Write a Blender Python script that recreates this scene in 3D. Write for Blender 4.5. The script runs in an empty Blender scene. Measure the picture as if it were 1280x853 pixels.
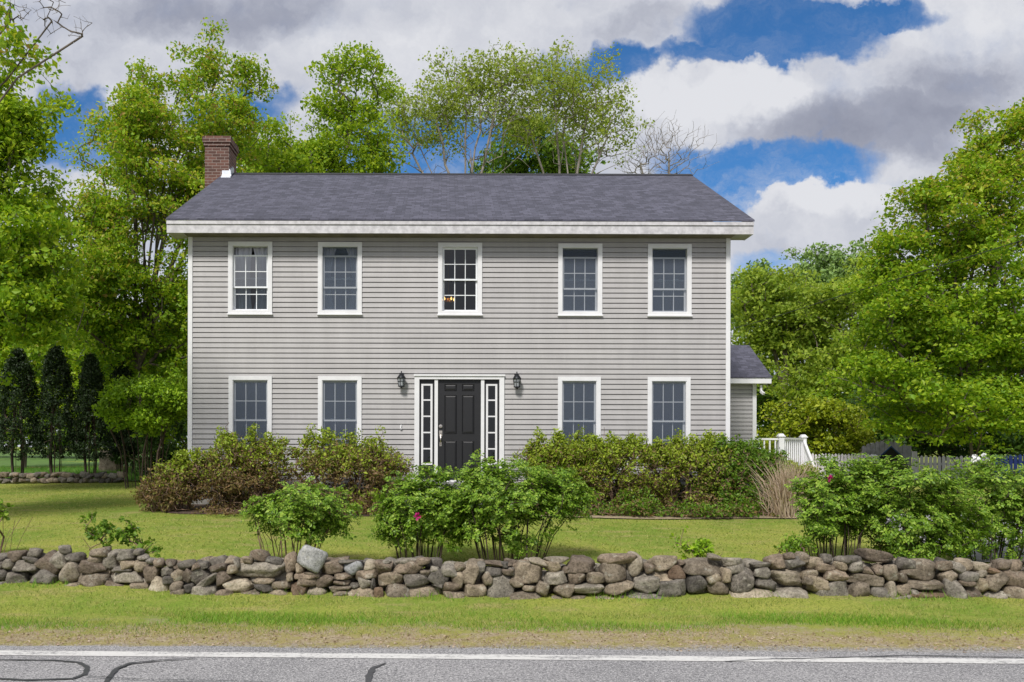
import bpy, math, random
import numpy as np
from mathutils import Vector

C = bpy.context.scene.collection
SC = bpy.context.scene
R = math.radians
F, VX, VY, CAMZ = 1080.0, 557.0, 560.0, 1.84          # focal length in photo pixels, principal point

# ------------------------------------------------------------------ camera
cam = bpy.data.cameras.new('camera'); camo = bpy.data.objects.new('camera', cam); C.objects.link(camo)
camo.location = (0, 0, CAMZ); camo.rotation_euler = (R(90), R(-0.15), 0)
cam.sensor_width = 36; cam.lens = 36 * F / 1280
cam.shift_x = (640 - VX) / 1280; cam.shift_y = (VY - 426.5) / 1280
cam.clip_start = 0.1; cam.clip_end = 2000
SC.camera = camo

# ------------------------------------------------------------------ light
SUN_EL, SUN_AZ = 46, 202            # azimuth measured clockwise from +Y: behind the camera, to the left
sd = Vector((math.sin(R(SUN_AZ)) * math.cos(R(SUN_EL)), math.cos(R(SUN_AZ)) * math.cos(R(SUN_EL)), math.sin(R(SUN_EL))))
sl = bpy.data.lights.new('sun', 'SUN'); sl.energy = 2.3; sl.angle = R(12); sl.color = (1.0, 0.96, 0.91)
so = bpy.data.objects.new('sun', sl); C.objects.link(so); so.rotation_euler = sd.to_track_quat('Z', 'Y').to_euler()
so.location = (-8, -10, 30)
SC.view_settings.view_transform = 'Standard'; SC.view_settings.look = 'None'
SC.view_settings.exposure = 0.78; SC.view_settings.gamma = 1.0; SC.view_settings.use_curve_mapping = False
SKY_STRENGTH = 0.12

# ------------------------------------------------------------------ node helpers
class NT:
    def __init__(s, tree): s.t = tree; s.n = tree.nodes; s.l = tree.links
    def new(s, typ, **kw):
        n = s.n.new(typ)
        for k, v in kw.items(): setattr(n, k, v)
        return n
    def put(s, sock, v):
        if hasattr(v, 'is_output') or isinstance(v, bpy.types.NodeSocket): s.l.new(v, sock)
        else: sock.default_value = v
    def m(s, op, a, b=0.0, c=0.0, clamp=False):
        n = s.new('ShaderNodeMath', operation=op, use_clamp=clamp)
        s.put(n.inputs[0], a); s.put(n.inputs[1], b)
        if len(n.inputs) > 2: s.put(n.inputs[2], c)
        return n.outputs[0]
    def vm(s, op, a, b=(0, 0, 0)):
        n = s.new('ShaderNodeVectorMath', operation=op); s.put(n.inputs[0], a)
        if op == 'SCALE': s.put(n.inputs['Scale'], b)
        else: s.put(n.inputs[1], b)
        return n.outputs[0]
    def mix(s, f, a, b, blend='MIX'):
        n = s.new('ShaderNodeMix', data_type='RGBA', blend_type=blend)
        s.put(n.inputs[0], f); s.put(n.inputs[6], a); s.put(n.inputs[7], b)
        return n.outputs[2]
    def noise(s, vec, scale, detail=4, rough=0.55, out=0):
        n = s.new('ShaderNodeTexNoise'); 
        if vec is not None: s.put(n.inputs['Vector'], vec)
        n.inputs['Scale'].default_value = scale; n.inputs['Detail'].default_value = detail; n.inputs['Roughness'].default_value = rough
        return n.outputs[out]
    def step(s, v, lo, hi, a=0.0, b=1.0, smooth=True):
        n = s.new('ShaderNodeMapRange', interpolation_type='SMOOTHSTEP' if smooth else 'LINEAR'); s.put(n.inputs[0], v)
        n.inputs[1].default_value = lo; n.inputs[2].default_value = hi; n.inputs[3].default_value = a; n.inputs[4].default_value = b
        return n.outputs[0]
    def ramp(s, v, stops):
        n = s.new('ShaderNodeValToRGB'); s.put(n.inputs[0], v); e = n.color_ramp.elements
        while len(e) < len(stops): e.new(0.5)
        for el, (p, c) in zip(e, stops): el.position = p; el.color = (*c, 1)
        return n.outputs[0]
    def xyz(s, v):
        n = s.new('ShaderNodeSeparateXYZ'); s.put(n.inputs[0], v); return n.outputs
    def comb(s, x, y, z):
        n = s.new('ShaderNodeCombineXYZ')
        for i, v in enumerate((x, y, z)): s.put(n.inputs[i], v)
        return n.outputs[0]

def c4(c): return (*c, 1)

# ------------------------------------------------------------------ sky with clouds (all by direction)
w = bpy.data.worlds.new('World'); SC.world = w; w.use_nodes = True
k = NT(w.node_tree); k.n.clear()
out = k.new('ShaderNodeOutputWorld'); bg = k.new('ShaderNodeBackground'); bg.inputs[1].default_value = SKY_STRENGTH
k.l.new(bg.outputs[0], out.inputs[0])
sky = k.new('ShaderNodeTexSky', sky_type='NISHITA', sun_disc=False)
sky.sun_elevation = R(SUN_EL); sky.sun_rotation = R(SUN_AZ); sky.air_density = 1.0; sky.dust_density = 0.3; sky.ozone_density = 3.0
skyc = k.mix(1.0, sky.outputs[0], c4((0.19, 0.385, 0.55)), 'MULTIPLY')
D = k.new('ShaderNodeTexCoord').outputs['Generated']
dx, dy, dz = k.xyz(D)
ay = k.m('MAXIMUM', k.m('ABSOLUTE', dy), 0.06)
U = k.m('MULTIPLY_ADD', k.m('DIVIDE', dx, ay), F / 100, VX / 100)
V = k.m('MULTIPLY_ADD', k.m('DIVIDE', dz, ay), -F / 100, VY / 100)
P = k.comb(U, V, 0.0)
d1 = k.vm('SCALE', k.vm('SUBTRACT', k.noise(P, 0.6, 5, 0.6, 1), (0.5, 0.5, 0.5)), 0.9)
d2 = k.vm('SCALE', k.vm('SUBTRACT', k.noise(P, 2.6, 6, 0.6, 1), (0.5, 0.5, 0.5)), 0.55)
Q = k.vm('ADD', k.vm('ADD', P, d1), d2)
qu, qv, _ = k.xyz(Q)
def blob(cx, cy, rx, ry, amp):
    a = k.m('MULTIPLY', k.m('SUBTRACT', qu, cx / 100), 100 / rx); b = k.m('MULTIPLY', k.m('SUBTRACT', qv, cy / 100), 100 / ry)
    d = k.m('ADD', k.m('MULTIPLY', a, a), k.m('MULTIPLY', b, b))
    return k.m('MULTIPLY', k.m('SUBTRACT', 1.0, d, clamp=True), amp)
def total(lst):
    s = None
    for b in lst:
        v = blob(*b); s = v if s is None else k.m('ADD', s, v)
    return s
cov = k.m('ADD', k.m('MULTIPLY_ADD', k.noise(P, 1.1, 7, 0.62), 0.75, 0.42), total([
    (985, 30, 150, 50, -0.95), (1100, 14, 90, 22, -0.6), (765, 76, 58, 34, -0.9), (870, 66, 80, 20, -0.55), (950, 72, 60, 18, -0.5),
    (960, 208, 170, 36, -0.95), (905, 245, 50, 45, -0.8), (560, 185, 190, 60, -0.8), (690, 85, 40, 30, -0.35), (95, 165, 75, 62, -0.95), (290, 140, 90, 40, -0.7),
    (960, 335, 50, 25, -0.4), (1040, 262, 110, 40, 0.8), (1120, 205, 50, 25, 0.25), (900, 112, 120, 50, 0.4), (620, 40, 150, 60, 0.3), (200, 80, 200, 60, 0.2)]))
alpha = k.step(cov, 0.20, 0.84)
wisp = k.step(k.noise(k.vm('MULTIPLY', Q, (0.7, 1.6, 1.0)), 1.4, 8, 0.7), 0.38, 0.80, 0.0, 0.75)
low = k.m('MULTIPLY', k.step(V, 0.5, 3.6, 0.25, 1.0), wisp)
alpha = k.m('MAXIMUM', alpha, low)
shade = k.m('ADD', k.m('MULTIPLY_ADD', k.noise(Q, 1.3, 6, 0.6), 0.75, 0.36), total([
    (270, 15, 200, 55, -0.42), (60, 60, 120, 80, -0.12), (1080, 168, 170, 52, -0.58), (1200, 110, 130, 60, -0.36), (790, 30, 80, 30, -0.2),
    (900, 112, 130, 45, 0.28), (1180, 20, 170, 40, 0.22), (1030, 245, 110, 30, 0.35), (520, 80, 200, 60, 0.12), (860, 150, 60, 40, 0.2)]))
cloud = k.ramp(shade, [(0.0, (1.25, 1.34, 1.72)), (0.35, (1.75, 1.85, 2.25)), (0.62, (2.7, 2.8, 3.15)), (0.95, (3.65, 3.7, 3.9))])
k.l.new(k.mix(alpha, skyc, cloud), bg.inputs[0])

# ------------------------------------------------------------------ object helpers
OFF = {}
def thing(name, label, cat, loc=(0, 0, 0), group=None):
    o = bpy.data.objects.new(name, None); C.objects.link(o); o.location = loc; o.empty_display_size = 0.2
    o['label'] = label; o['category'] = cat
    if group: o['group'] = group
    OFF[o.name] = np.array(loc, float)
    return o
def tag(o, label, cat, group=None):
    o['label'] = label; o['category'] = cat
    if group: o['group'] = group
    return o
def struct(o): o['kind'] = 'structure'; return o
def mesh_np(name, V_, faces, mats, parent=None, smooth=False, fm=None, loc=None):
    """faces: list of (n,k) int arrays (each one face size) ; vertices in world space"""
    V_ = np.asarray(V_, float).reshape(-1, 3)
    off = np.zeros(3)
    if parent is not None: off = OFF[parent.name]
    elif loc is not None: off = np.array(loc, float)
    me = bpy.data.meshes.new(name)
    fl = [np.asarray(f, np.int32) for f in (faces if isinstance(faces, list) else [faces]) if len(f)]
    me.vertices.add(len(V_)); me.vertices.foreach_set('co', (V_ - off).astype(np.float32).ravel())
    loops = np.concatenate([f.ravel() for f in fl]); tot = np.concatenate([np.full(len(f), f.shape[1], np.int32) for f in fl])
    st = np.concatenate([[0], np.cumsum(tot)[:-1]]).astype(np.int32)
    me.loops.add(len(loops)); me.loops.foreach_set('vertex_index', loops)
    me.polygons.add(len(tot)); me.polygons.foreach_set('loop_start', st)
    try: me.polygons.foreach_set('loop_total', tot)
    except Exception: pass
    me.polygons.foreach_set('use_smooth', np.full(len(tot), bool(smooth)))
    for m_ in (mats if isinstance(mats, (list, tuple)) else [mats]): me.materials.append(m_)
    if fm is not None: me.polygons.foreach_set('material_index', np.asarray(fm, np.int32))
    me.update(calc_edges=True); me.validate()
    o = bpy.data.objects.new(name, me); C.objects.link(o)
    if parent is not None: o.parent = parent
    elif loc is not None: o.location = loc
    OFF[o.name] = off
    return o
class MB:
    def __init__(s): s.v = []; s.q = []; s.t = []
    def vert(s, *p): s.v.append(p); return len(s.v) - 1
    def quad(s, a, b, c, d):
        i = len(s.v); s.v += [a, b, c, d]; s.q.append((i, i + 1, i + 2, i + 3))
    def tri(s, a, b, c):
        i = len(s.v); s.v += [a, b, c]; s.t.append((i, i + 1, i + 2))
    def hexa(s, p):                       # 8 corners: bottom ring 0-3, top ring 4-7
        i = len(s.v); s.v += [tuple(q) for q in p]
        for f in ((3, 2, 1, 0), (4, 5, 6, 7), (0, 1, 5, 4), (1, 2, 6, 5), (2, 3, 7, 6), (3, 0, 4, 7)): s.q.append(tuple(i + j for j in f))
    def box(s, x0, x1, y0, y1, z0, z1, ch=0.0):
        s.hexa([(x0 + ch, y0 + ch, z0), (x1 - ch, y0 + ch, z0), (x1 - ch, y1 - ch, z0), (x0 + ch, y1 - ch, z0),
                (x0 + ch, y0 + ch, z1), (x1 - ch, y0 + ch, z1), (x1 - ch, y1 - ch, z1), (x0 + ch, y1 - ch, z1)] if ch == 0 else
               [(x0, y0, z0), (x1, y0, z0), (x1, y1, z0), (x0, y1, z0), (x0 + ch, y0 + ch, z1), (x1 - ch, y0 + ch, z1), (x1 - ch, y1 - ch, z1), (x0 + ch, y1 - ch, z1)])
    def bar(s, a, b, w, h=None):
        a = Vector(a); b = Vector(b); d = (b - a).normalized(); u = d.cross(Vector((0, 0, 1)))
        if u.length < 1e-3: u = Vector((1, 0, 0))
        u.normalize(); n = u.cross(d); h = h or w
        c = [(-1, -1), (1, -1), (1, 1), (-1, 1)]
        s.hexa([a + u * w / 2 * i + n * h / 2 * j for i, j in c] + [b + u * w / 2 * i + n * h / 2 * j for i, j in c])
    def ring(s, cx, cy, prof, n=12, rot=0.0):     # lathe about z: prof = [(r, z)]
        base = len(s.v)
        for r_, z_ in prof:
            for j in range(n):
                a = rot + 2 * math.pi * j / n; s.v.append((cx + r_ * math.cos(a), cy + r_ * math.sin(a), z_))
        for i in range(len(prof) - 1):
            for j in range(n):
                j2 = (j + 1) % n; s.q.append((base + i * n + j, base + i * n + j2, base + (i + 1) * n + j2, base + (i + 1) * n + j))
    def frame(s, x0, x1, z0, z1, y0, y1, wx, wt=None, wb=None):
        wt = wt or wx; wb = wb or wx
        s.box(x0, x0 + wx, y0, y1, z0, z1); s.box(x1 - wx, x1, y0, y1, z0, z1)
        s.box(x0 + wx, x1 - wx, y0, y1, z1 - wt, z1); s.box(x0 + wx, x1 - wx, y0, y1, z0, z0 + wb)
    def build(s, name, mat, parent=None, smooth=False, loc=None):
        fs = []
        if s.q: fs.append(np.array(s.q))
        if s.t: fs.append(np.array(s.t))
        return mesh_np(name, s.v, fs, mat, parent, smooth, loc=loc)

def W(px, py, Y): return np.array([(px - VX) / F * Y, Y, CAMZ - (py - VY) / F * Y])
def wx(px, Y=18.0): return (px - VX) / F * Y
def wz(py, Y=18.0): return CAMZ - (py - VY) / F * Y
def ground_z(x, y):
    x = np.asarray(x, float); y = np.asarray(y, float)
    z = np.interp(y, [-60, 5, 8.2, 9.6, 10.9, 17, 26, 45, 90, 300], [-0.03, -0.03, -0.015, 0.01, 0.20, 0.60, 0.86, 1.1, 1.4, 1.6])
    return z + 0.02 * np.sin(x * 0.9 + y * 0.4) * np.clip((y - 8.6) / 3, 0, 1)
def gz(x, y): return float(ground_z(x, y))

# ------------------------------------------------------------------ materials
def mat(name):
    m_ = bpy.data.materials.new(name); m_.use_nodes = True
    t = NT(m_.node_tree); b = [n for n in t.n if n.type == 'BSDF_PRINCIPLED'][0]
    return m_, t, b
def bump(t, b, h, strength=0.3, dist=0.01):
    n = t.new('ShaderNodeBump'); n.inputs['Strength'].default_value = strength; n.inputs['Distance'].default_value = dist
    t.l.new(h, n.inputs['Height']); t.l.new(n.outputs[0], b.inputs['Normal'])
def simple(name, col, rough=0.5, metal=0.0, var=0.12, scale=6, spec=0.5):
    m_, t, b = mat(name); co = t.new('ShaderNodeTexCoord').outputs['Object']
    n = t.noise(co, scale, 5, 0.65)
    a = tuple(x * (1 - var) for x in col); c = tuple(min(1, x * (1 + var)) for x in col)
    t.l.new(t.mix(t.step(n, 0.3, 0.7), c4(a), c4(c)), b.inputs['Base Color'])
    b.inputs['Roughness'].default_value = rough; b.inputs['Metallic'].default_value = metal; b.inputs['Specular IOR Level'].default_value = spec
    return m_
def leaf_mat(name, stops, trans=0.35, rough=0.5):
    m_, t, b = mat(name)
    rnd = t.new('ShaderNodeNewGeometry').outputs['Random Per Island']
    col = t.ramp(rnd, [(i / max(1, len(stops) - 1), c) for i, c in enumerate(stops)])
    t.l.new(col, b.inputs['Base Color']); b.inputs['Roughness'].default_value = rough; b.inputs['Specular IOR Level'].default_value = 0.35
    tr = t.new('ShaderNodeBsdfTranslucent'); t.l.new(t.mix(1.0, col, c4((1.0, 1.0, 0.55)), 'MULTIPLY'), tr.inputs[0])
    mx = t.new('ShaderNodeMixShader'); mx.inputs[0].default_value = trans
    o_ = [n for n in t.n if n.type == 'OUTPUT_MATERIAL'][0]
    t.l.new(b.outputs[0], mx.inputs[1]); t.l.new(tr.outputs[0], mx.inputs[2]); t.l.new(mx.outputs[0], o_.inputs[0])
    return m_
def bark_mat(name, a, c, scale=7):
    m_, t, b = mat(name); co = t.new('ShaderNodeTexCoord').outputs['Object']
    x, y, z = t.xyz(co); v = t.comb(x, y, t.m('MULTIPLY', z, 0.25))
    n = t.noise(v, scale, 6, 0.7); t.l.new(t.mix(t.step(n, 0.35, 0.65), c4(a), c4(c)), b.inputs['Base Color'])
    b.inputs['Roughness'].default_value = 0.9; bump(t, b, n, 0.6, 0.02); return m_

M = {}
M['leaf_maple'] = leaf_mat('maple leaf', [(0.14, 0.25, 0.012), (0.26, 0.42, 0.02), (0.38, 0.53, 0.026), (0.52, 0.60, 0.045)], 0.5)
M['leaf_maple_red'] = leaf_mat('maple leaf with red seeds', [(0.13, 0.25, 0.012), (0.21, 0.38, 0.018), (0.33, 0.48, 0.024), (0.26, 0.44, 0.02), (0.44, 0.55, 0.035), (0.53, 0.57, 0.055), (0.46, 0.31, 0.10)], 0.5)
M['leaf_mid'] = leaf_mat('mid green leaf', [(0.08, 0.17, 0.015), (0.14, 0.26, 0.02), (0.22, 0.34, 0.03)], 0.35)
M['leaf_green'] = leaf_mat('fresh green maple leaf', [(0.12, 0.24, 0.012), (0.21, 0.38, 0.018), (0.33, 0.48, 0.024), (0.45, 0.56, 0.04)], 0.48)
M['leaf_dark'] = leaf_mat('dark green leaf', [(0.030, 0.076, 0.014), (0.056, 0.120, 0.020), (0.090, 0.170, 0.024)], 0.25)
M['leaf_arbor'] = leaf_mat('arborvitae scale leaf', [(0.011, 0.025, 0.007), (0.020, 0.041, 0.010), (0.031, 0.059, 0.013)], 0.12)  # very dark base: the shade over the evergreen row is put into it
M['leaf_birch'] = leaf_mat('pale spring leaf', [(0.24, 0.33, 0.04), (0.34, 0.44, 0.06), (0.44, 0.50, 0.10)], 0.5)
M['leaf_yellow'] = leaf_mat('yellow green shrub leaf', [(0.13, 0.20, 0.008), (0.26, 0.33, 0.012), (0.40, 0.45, 0.02)], 0.3)
M['leaf_topiary'] = leaf_mat('bright shrub leaf', [(0.12, 0.24, 0.01), (0.24, 0.41, 0.018), (0.36, 0.53, 0.025)], 0.3)
M['leaf_rose'] = leaf_mat('rugosa rose leaf', [(0.075, 0.15, 0.012), (0.15, 0.28, 0.02), (0.24, 0.40, 0.035), (0.36, 0.48, 0.07)], 0.35, 0.45)
M['leaf_found'] = leaf_mat('foundation shrub leaf', [(0.18, 0.26, 0.02), (0.28, 0.38, 0.03), (0.40, 0.47, 0.045)], 0.3)
M['leaf_brown'] = leaf_mat('browned shrub leaf', [(0.15, 0.13, 0.035), (0.19, 0.12, 0.05), (0.22, 0.13, 0.06), (0.17, 0.19, 0.035)], 0.2)
M['leaf_far'] = leaf_mat('far woodland leaf', [(0.22, 0.34, 0.045), (0.34, 0.46, 0.055), (0.45, 0.54, 0.07)], 0.5)
M['leaf_pine'] = leaf_mat('far pine needle', [(0.14, 0.24, 0.07), (0.20, 0.32, 0.085), (0.27, 0.39, 0.10)], 0.2)
M['straw'] = leaf_mat('dry straw blade', [(0.30, 0.21, 0.14), (0.43, 0.33, 0.24), (0.52, 0.42, 0.32)], 0.2)
M['bark'] = bark_mat('grey brown bark', (0.07, 0.055, 0.042), (0.17, 0.14, 0.11))
M['bark_pale'] = bark_mat('pale grey bark', (0.15, 0.13, 0.11), (0.32, 0.29, 0.25))
M['twig'] = bark_mat('brown twig', (0.10, 0.06, 0.04), (0.24, 0.155, 0.105), 20)
M['twig_dark'] = bark_mat('dark stem', (0.03, 0.022, 0.016), (0.09, 0.06, 0.04), 20)
M['pink'] = simple('pink petal', (0.55, 0.03, 0.22), 0.6); M['petal_white'] = simple('white petal', (0.8, 0.8, 0.78), 0.6)
M['white'] = simple('white painted trim', (0.69, 0.69, 0.70), 0.45, var=0.05, scale=3)
M['vinyl'] = simple('white vinyl sash', (0.74, 0.76, 0.78), 0.35, var=0.03)
M['white_worn'] = simple('weathered white fascia', (0.50, 0.49, 0.505), 0.6, var=0.2, scale=7)
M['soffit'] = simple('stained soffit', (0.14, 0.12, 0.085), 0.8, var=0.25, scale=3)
M['soffit_end'] = simple('soffit end board', (0.36, 0.35, 0.33), 0.8, var=0.15, scale=4)
M['black_paint'] = simple('black satin door paint', (0.008, 0.008, 0.010), 0.5, var=0.1)
M['nickel'] = simple('satin nickel', (0.62, 0.56, 0.50), 0.3, 1.0)
M['black_metal'] = simple('black lantern metal', (0.02, 0.022, 0.026), 0.45, 0.6)
M['lead'] = simple('white metal flashing', (0.62, 0.65, 0.70), 0.45, 0.4)
M['concrete'] = simple('concrete foundation', (0.30, 0.29, 0.27), 0.9, var=0.2)
M['granite'] = simple('granite step', (0.22, 0.215, 0.21), 0.8, var=0.2, scale=30)
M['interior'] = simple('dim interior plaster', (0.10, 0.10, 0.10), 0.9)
M['curtain'] = simple('sheer white curtain', (0.62, 0.64, 0.68), 0.9, var=0.1)
M['fence_grey'] = simple('weathered grey fence board', (0.24, 0.235, 0.24), 0.9, var=0.25, scale=4)
M['fence_pale'] = simple('pale faded picket', (0.66, 0.62, 0.68), 0.85, var=0.12, scale=4)
M['blue'] = simple('blue painted wood', (0.05, 0.09, 0.42), 0.6); M['navy'] = simple('navy roof edge', (0.012, 0.05, 0.17), 0.6)
M['dark_wood'] = simple('dark stained wood', (0.02, 0.02, 0.025), 0.8)
M['wire'] = simple('black cable', (0.02, 0.02, 0.02), 0.6)
M['tar'] = simple('tar sealant', (0.055, 0.055, 0.062), 0.45, var=0.15, scale=20)
M['mulch'] = simple('brown mulch', (0.085, 0.055, 0.038), 1.0, var=0.45, scale=25)
M['tanpath'] = simple('dry tan soil', (0.30, 0.235, 0.15), 1.0, var=0.25, scale=12)
M['gravel'] = simple('pale gravel', (0.30, 0.295, 0.295), 1.0, var=0.22, scale=30)
M['meadow'] = simple('deep green meadow', (0.075, 0.15, 0.02), 1.0, var=0.35, scale=3)
M['redstrip'] = simple('red clay edging', (0.34, 0.09, 0.045), 0.9, var=0.2)
M['brass'] = simple('brass', (0.6, 0.35, 0.12), 0.35, 1.0)
m_, t, b = mat('lit bulb'); b.inputs['Emission Color'].default_value = (1, 0.5, 0.14, 1); b.inputs['Emission Strength'].default_value = 2.2; M['bulb'] = m_

# siding: warm grey vinyl clapboard
m_, t, b = mat('warm grey vinyl clapboard'); co = t.new('ShaderNodeTexCoord').outputs['Object']; x, y, z = t.xyz(co)
n1 = t.noise(t.comb(t.m('MULTIPLY', x, 0.6), 0.0, t.m('MULTIPLY', z, 9.5)), 1.0, 2, 0.5); n2 = t.noise(co, 26, 4, 0.7); n3 = t.noise(t.comb(t.m('MULTIPLY', x, 3.5), 0.0, t.m('MULTIPLY', z, 0.5)), 1.0, 5, 0.65)
s_ = t.m('ADD', t.m('MULTIPLY', n1, 0.4), t.m('ADD', t.m('MULTIPLY', n2, 0.25), t.m('MULTIPLY', n3, 0.4)))
t.l.new(t.mix(t.step(s_, 0.36, 0.66, smooth=False), c4((0.325, 0.314, 0.311)), c4((0.425, 0.412, 0.408))), b.inputs['Base Color']); b.inputs['Roughness'].default_value = 0.55
bump(t, b, n2, 0.12, 0.004); M['siding'] = m_

# shingles
m_, t, b = mat('charcoal asphalt shingle'); co = t.new('ShaderNodeTexCoord').outputs['Object']; x, y, z = t.xyz(co)
v = t.comb(x, t.m('MULTIPLY', z, 2.16), 0.0)
bt = t.new('ShaderNodeTexBrick'); t.l.new(v, bt.inputs['Vector']); bt.offset = 0.37; bt.inputs['Scale'].default_value = 1.0
bt.inputs['Brick Width'].default_value = 0.19; bt.inputs['Row Height'].default_value = 0.145; bt.inputs['Mortar Size'].default_value = 0.004; bt.inputs['Mortar Smooth'].default_value = 0.3
bt.inputs['Color1'].default_value = c4((0.048, 0.050, 0.072)); bt.inputs['Color2'].default_value = c4((0.105, 0.105, 0.145)); bt.inputs['Mortar'].default_value = c4((0.012, 0.012, 0.016)); bt.inputs['Bias'].default_value = 0.0
n1 = t.noise(co, 1.2, 5, 0.6); n2 = t.noise(co, 90, 3, 0.7)
c1 = t.mix(t.step(n1, 0.3, 0.7, 0.0, 0.12), bt.outputs[0], c4((0.07, 0.07, 0.098)))
n4 = t.noise(t.comb(t.m('MULTIPLY', x, 5.0), t.m('MULTIPLY', z, 36.0), 0.0), 1.0, 3, 0.6)
c1 = t.mix(t.step(n4, 0.42, 0.66, 0.0, 0.65), c1, c4((0.026, 0.026, 0.038)))
c2 = t.mix(t.step(n2, 0.45, 0.7, 0.0, 0.3), c1, c4((0.16, 0.155, 0.175)))
t.l.new(c2, b.inputs['Base Color']); b.inputs['Roughness'].default_value = 0.95; bump(t, b, bt.outputs['Fac'], -0.7, 0.01); M['shingle'] = m_

# brick
m_, t, b = mat('red brown brick'); co = t.new('ShaderNodeTexCoord').outputs['Object']; x, y, z = t.xyz(co)
bt = t.new('ShaderNodeTexBrick'); t.l.new(t.comb(t.m('ADD', x, y), z, 0.0), bt.inputs['Vector']); bt.inputs['Scale'].default_value = 1.0
bt.inputs['Brick Width'].default_value = 0.21; bt.inputs['Row Height'].default_value = 0.075; bt.inputs['Mortar Size'].default_value = 0.007
bt.inputs['Color1'].default_value = c4((0.075, 0.035, 0.026)); bt.inputs['Color2'].default_value = c4((0.165, 0.075, 0.055)); bt.inputs['Mortar'].default_value = c4((0.26, 0.215, 0.19))
n2 = t.noise(co, 14, 5, 0.7); t.l.new(t.mix(t.step(n2, 0.4, 0.75, 0, 0.6), bt.outputs[0], c4((0.09, 0.05, 0.04))), b.inputs['Base Color'])
b.inputs['Roughness'].default_value = 0.9; bump(t, b, bt.outputs['Fac'], -0.5, 0.01); M['brick'] = m_

# glass and screens
m_, t, b = mat('window glass'); t.n.remove(b); o_ = [n for n in t.n if n.type == 'OUTPUT_MATERIAL'][0]
tr = t.new('ShaderNodeBsdfTransparent'); tr.inputs[0].default_value = (0.55, 0.62, 0.64, 1); gl = t.new('ShaderNodeBsdfGlossy'); gl.inputs['Roughness'].default_value = 0.02
fr = t.new('ShaderNodeFresnel'); fr.inputs[0].default_value = 1.55; mx = t.new('ShaderNodeMixShader'); t.l.new(t.m('MULTIPLY_ADD', fr.outputs[0], 1.3, 0.01), mx.inputs[0])
t.l.new(tr.outputs[0], mx.inputs[1]); t.l.new(gl.outputs[0], mx.inputs[2]); t.l.new(mx.outputs[0], o_.inputs[0]); M['glass'] = m_
m2 = m_.copy(); m2.name = 'coated mirror like window glass'; M['glass_coated'] = m2
for n in m2.node_tree.nodes:
    if n.type == 'MATH': n.inputs[1].default_value = 5.0; n.inputs[2].default_value = 0.04
m_, t, b = mat('insect screen mesh'); b.inputs['Base Color'].default_value = (0.13, 0.16, 0.215, 1); b.inputs['Roughness'].default_value = 0.9; b.inputs['Specular IOR Level'].default_value = 0.1
o_ = [n for n in t.n if n.type == 'OUTPUT_MATERIAL'][0]; tr = t.new('ShaderNodeBsdfTransparent'); mx = t.new('ShaderNodeMixShader'); mx.inputs[0].default_value = 0.42
t.l.new(tr.outputs[0], mx.inputs[1]); t.l.new(b.outputs[0], mx.inputs[2]); t.l.new(mx.outputs[0], o_.inputs[0]); M['screen'] = m_

m_, t, b = mat('seeded lantern glass'); b.inputs['Base Color'].default_value = (0.5, 0.53, 0.56, 1); b.inputs['Roughness'].default_value = 0.25
o_ = [n for n in t.n if n.type == 'OUTPUT_MATERIAL'][0]; tr = t.new('ShaderNodeBsdfTransparent'); mx = t.new('ShaderNodeMixShader'); mx.inputs[0].default_value = 0.5
t.l.new(tr.outputs[0], mx.inputs[1]); t.l.new(b.outputs[0], mx.inputs[2]); t.l.new(mx.outputs[0], o_.inputs[0]); M['seeded'] = m_
# stone kinds
def stone_mat(name, a, c, lichen=0.5):
    m_, t, b = mat(name); co = t.new('ShaderNodeTexCoord').outputs['Object']
    rnd = t.new('ShaderNodeObjectInfo').outputs['Random']
    isl = t.new('ShaderNodeNewGeometry').outputs['Random Per Island']
    v = t.vm('ADD', co, t.comb(t.m('MULTIPLY', rnd, 37.0), t.m('MULTIPLY', isl, 31.0), 0.0))
    n1 = t.noise(v, 6.5, 7, 0.75); n2 = t.noise(v, 38, 5, 0.8); n3 = t.noise(v, 11, 6, 0.65)
    base = t.mix(t.step(n1, 0.32, 0.68), c4(a), c4(c))
    base = t.mix(t.step(n2, 0.47, 0.62, 0.0, 0.65), base, c4(tuple(x * 0.4 for x in a)))
    base = t.mix(t.step(n3, 0.57, 0.66, 0.0, lichen), base, c4((0.50, 0.49, 0.42)))
    base = t.mix(1.0, base, t.ramp(t.m('FRACT', t.m('ADD', t.m('MULTIPLY', rnd, 7.3), isl)), [(0, (0.70, 0.69, 0.68)), (1, (1.28, 1.24, 1.15))]), 'MULTIPLY')
    t.l.new(base, b.inputs['Base Color']); b.inputs['Roughness'].default_value = 0.92; b.inputs['Specular IOR Level'].default_value = 0.25
    bump(t, b, t.m('ADD', n1, t.m('MULTIPLY', n2, 0.6)), 0.9, 0.03); return m_
SK = 'gdtbprw'
SM = [stone_mat('grey fieldstone', (0.16, 0.146, 0.126), (0.36, 0.33, 0.285)), stone_mat('dark grey fieldstone', (0.095, 0.086, 0.077), (0.23, 0.21, 0.185), 0.35),
      stone_mat('warm grey fieldstone', (0.17, 0.14, 0.106), (0.385, 0.325, 0.25)), stone_mat('brown fieldstone', (0.13, 0.103, 0.08), (0.29, 0.235, 0.185), 0.35),
      stone_mat('pale tan fieldstone', (0.25, 0.215, 0.165), (0.47, 0.415, 0.335), 0.4), stone_mat('rusty fieldstone', (0.15, 0.10, 0.066), (0.31, 0.225, 0.16), 0.3),
      stone_mat('pale speckled granite', (0.30, 0.31, 0.32), (0.52, 0.53, 0.54), 0.3)]

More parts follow.
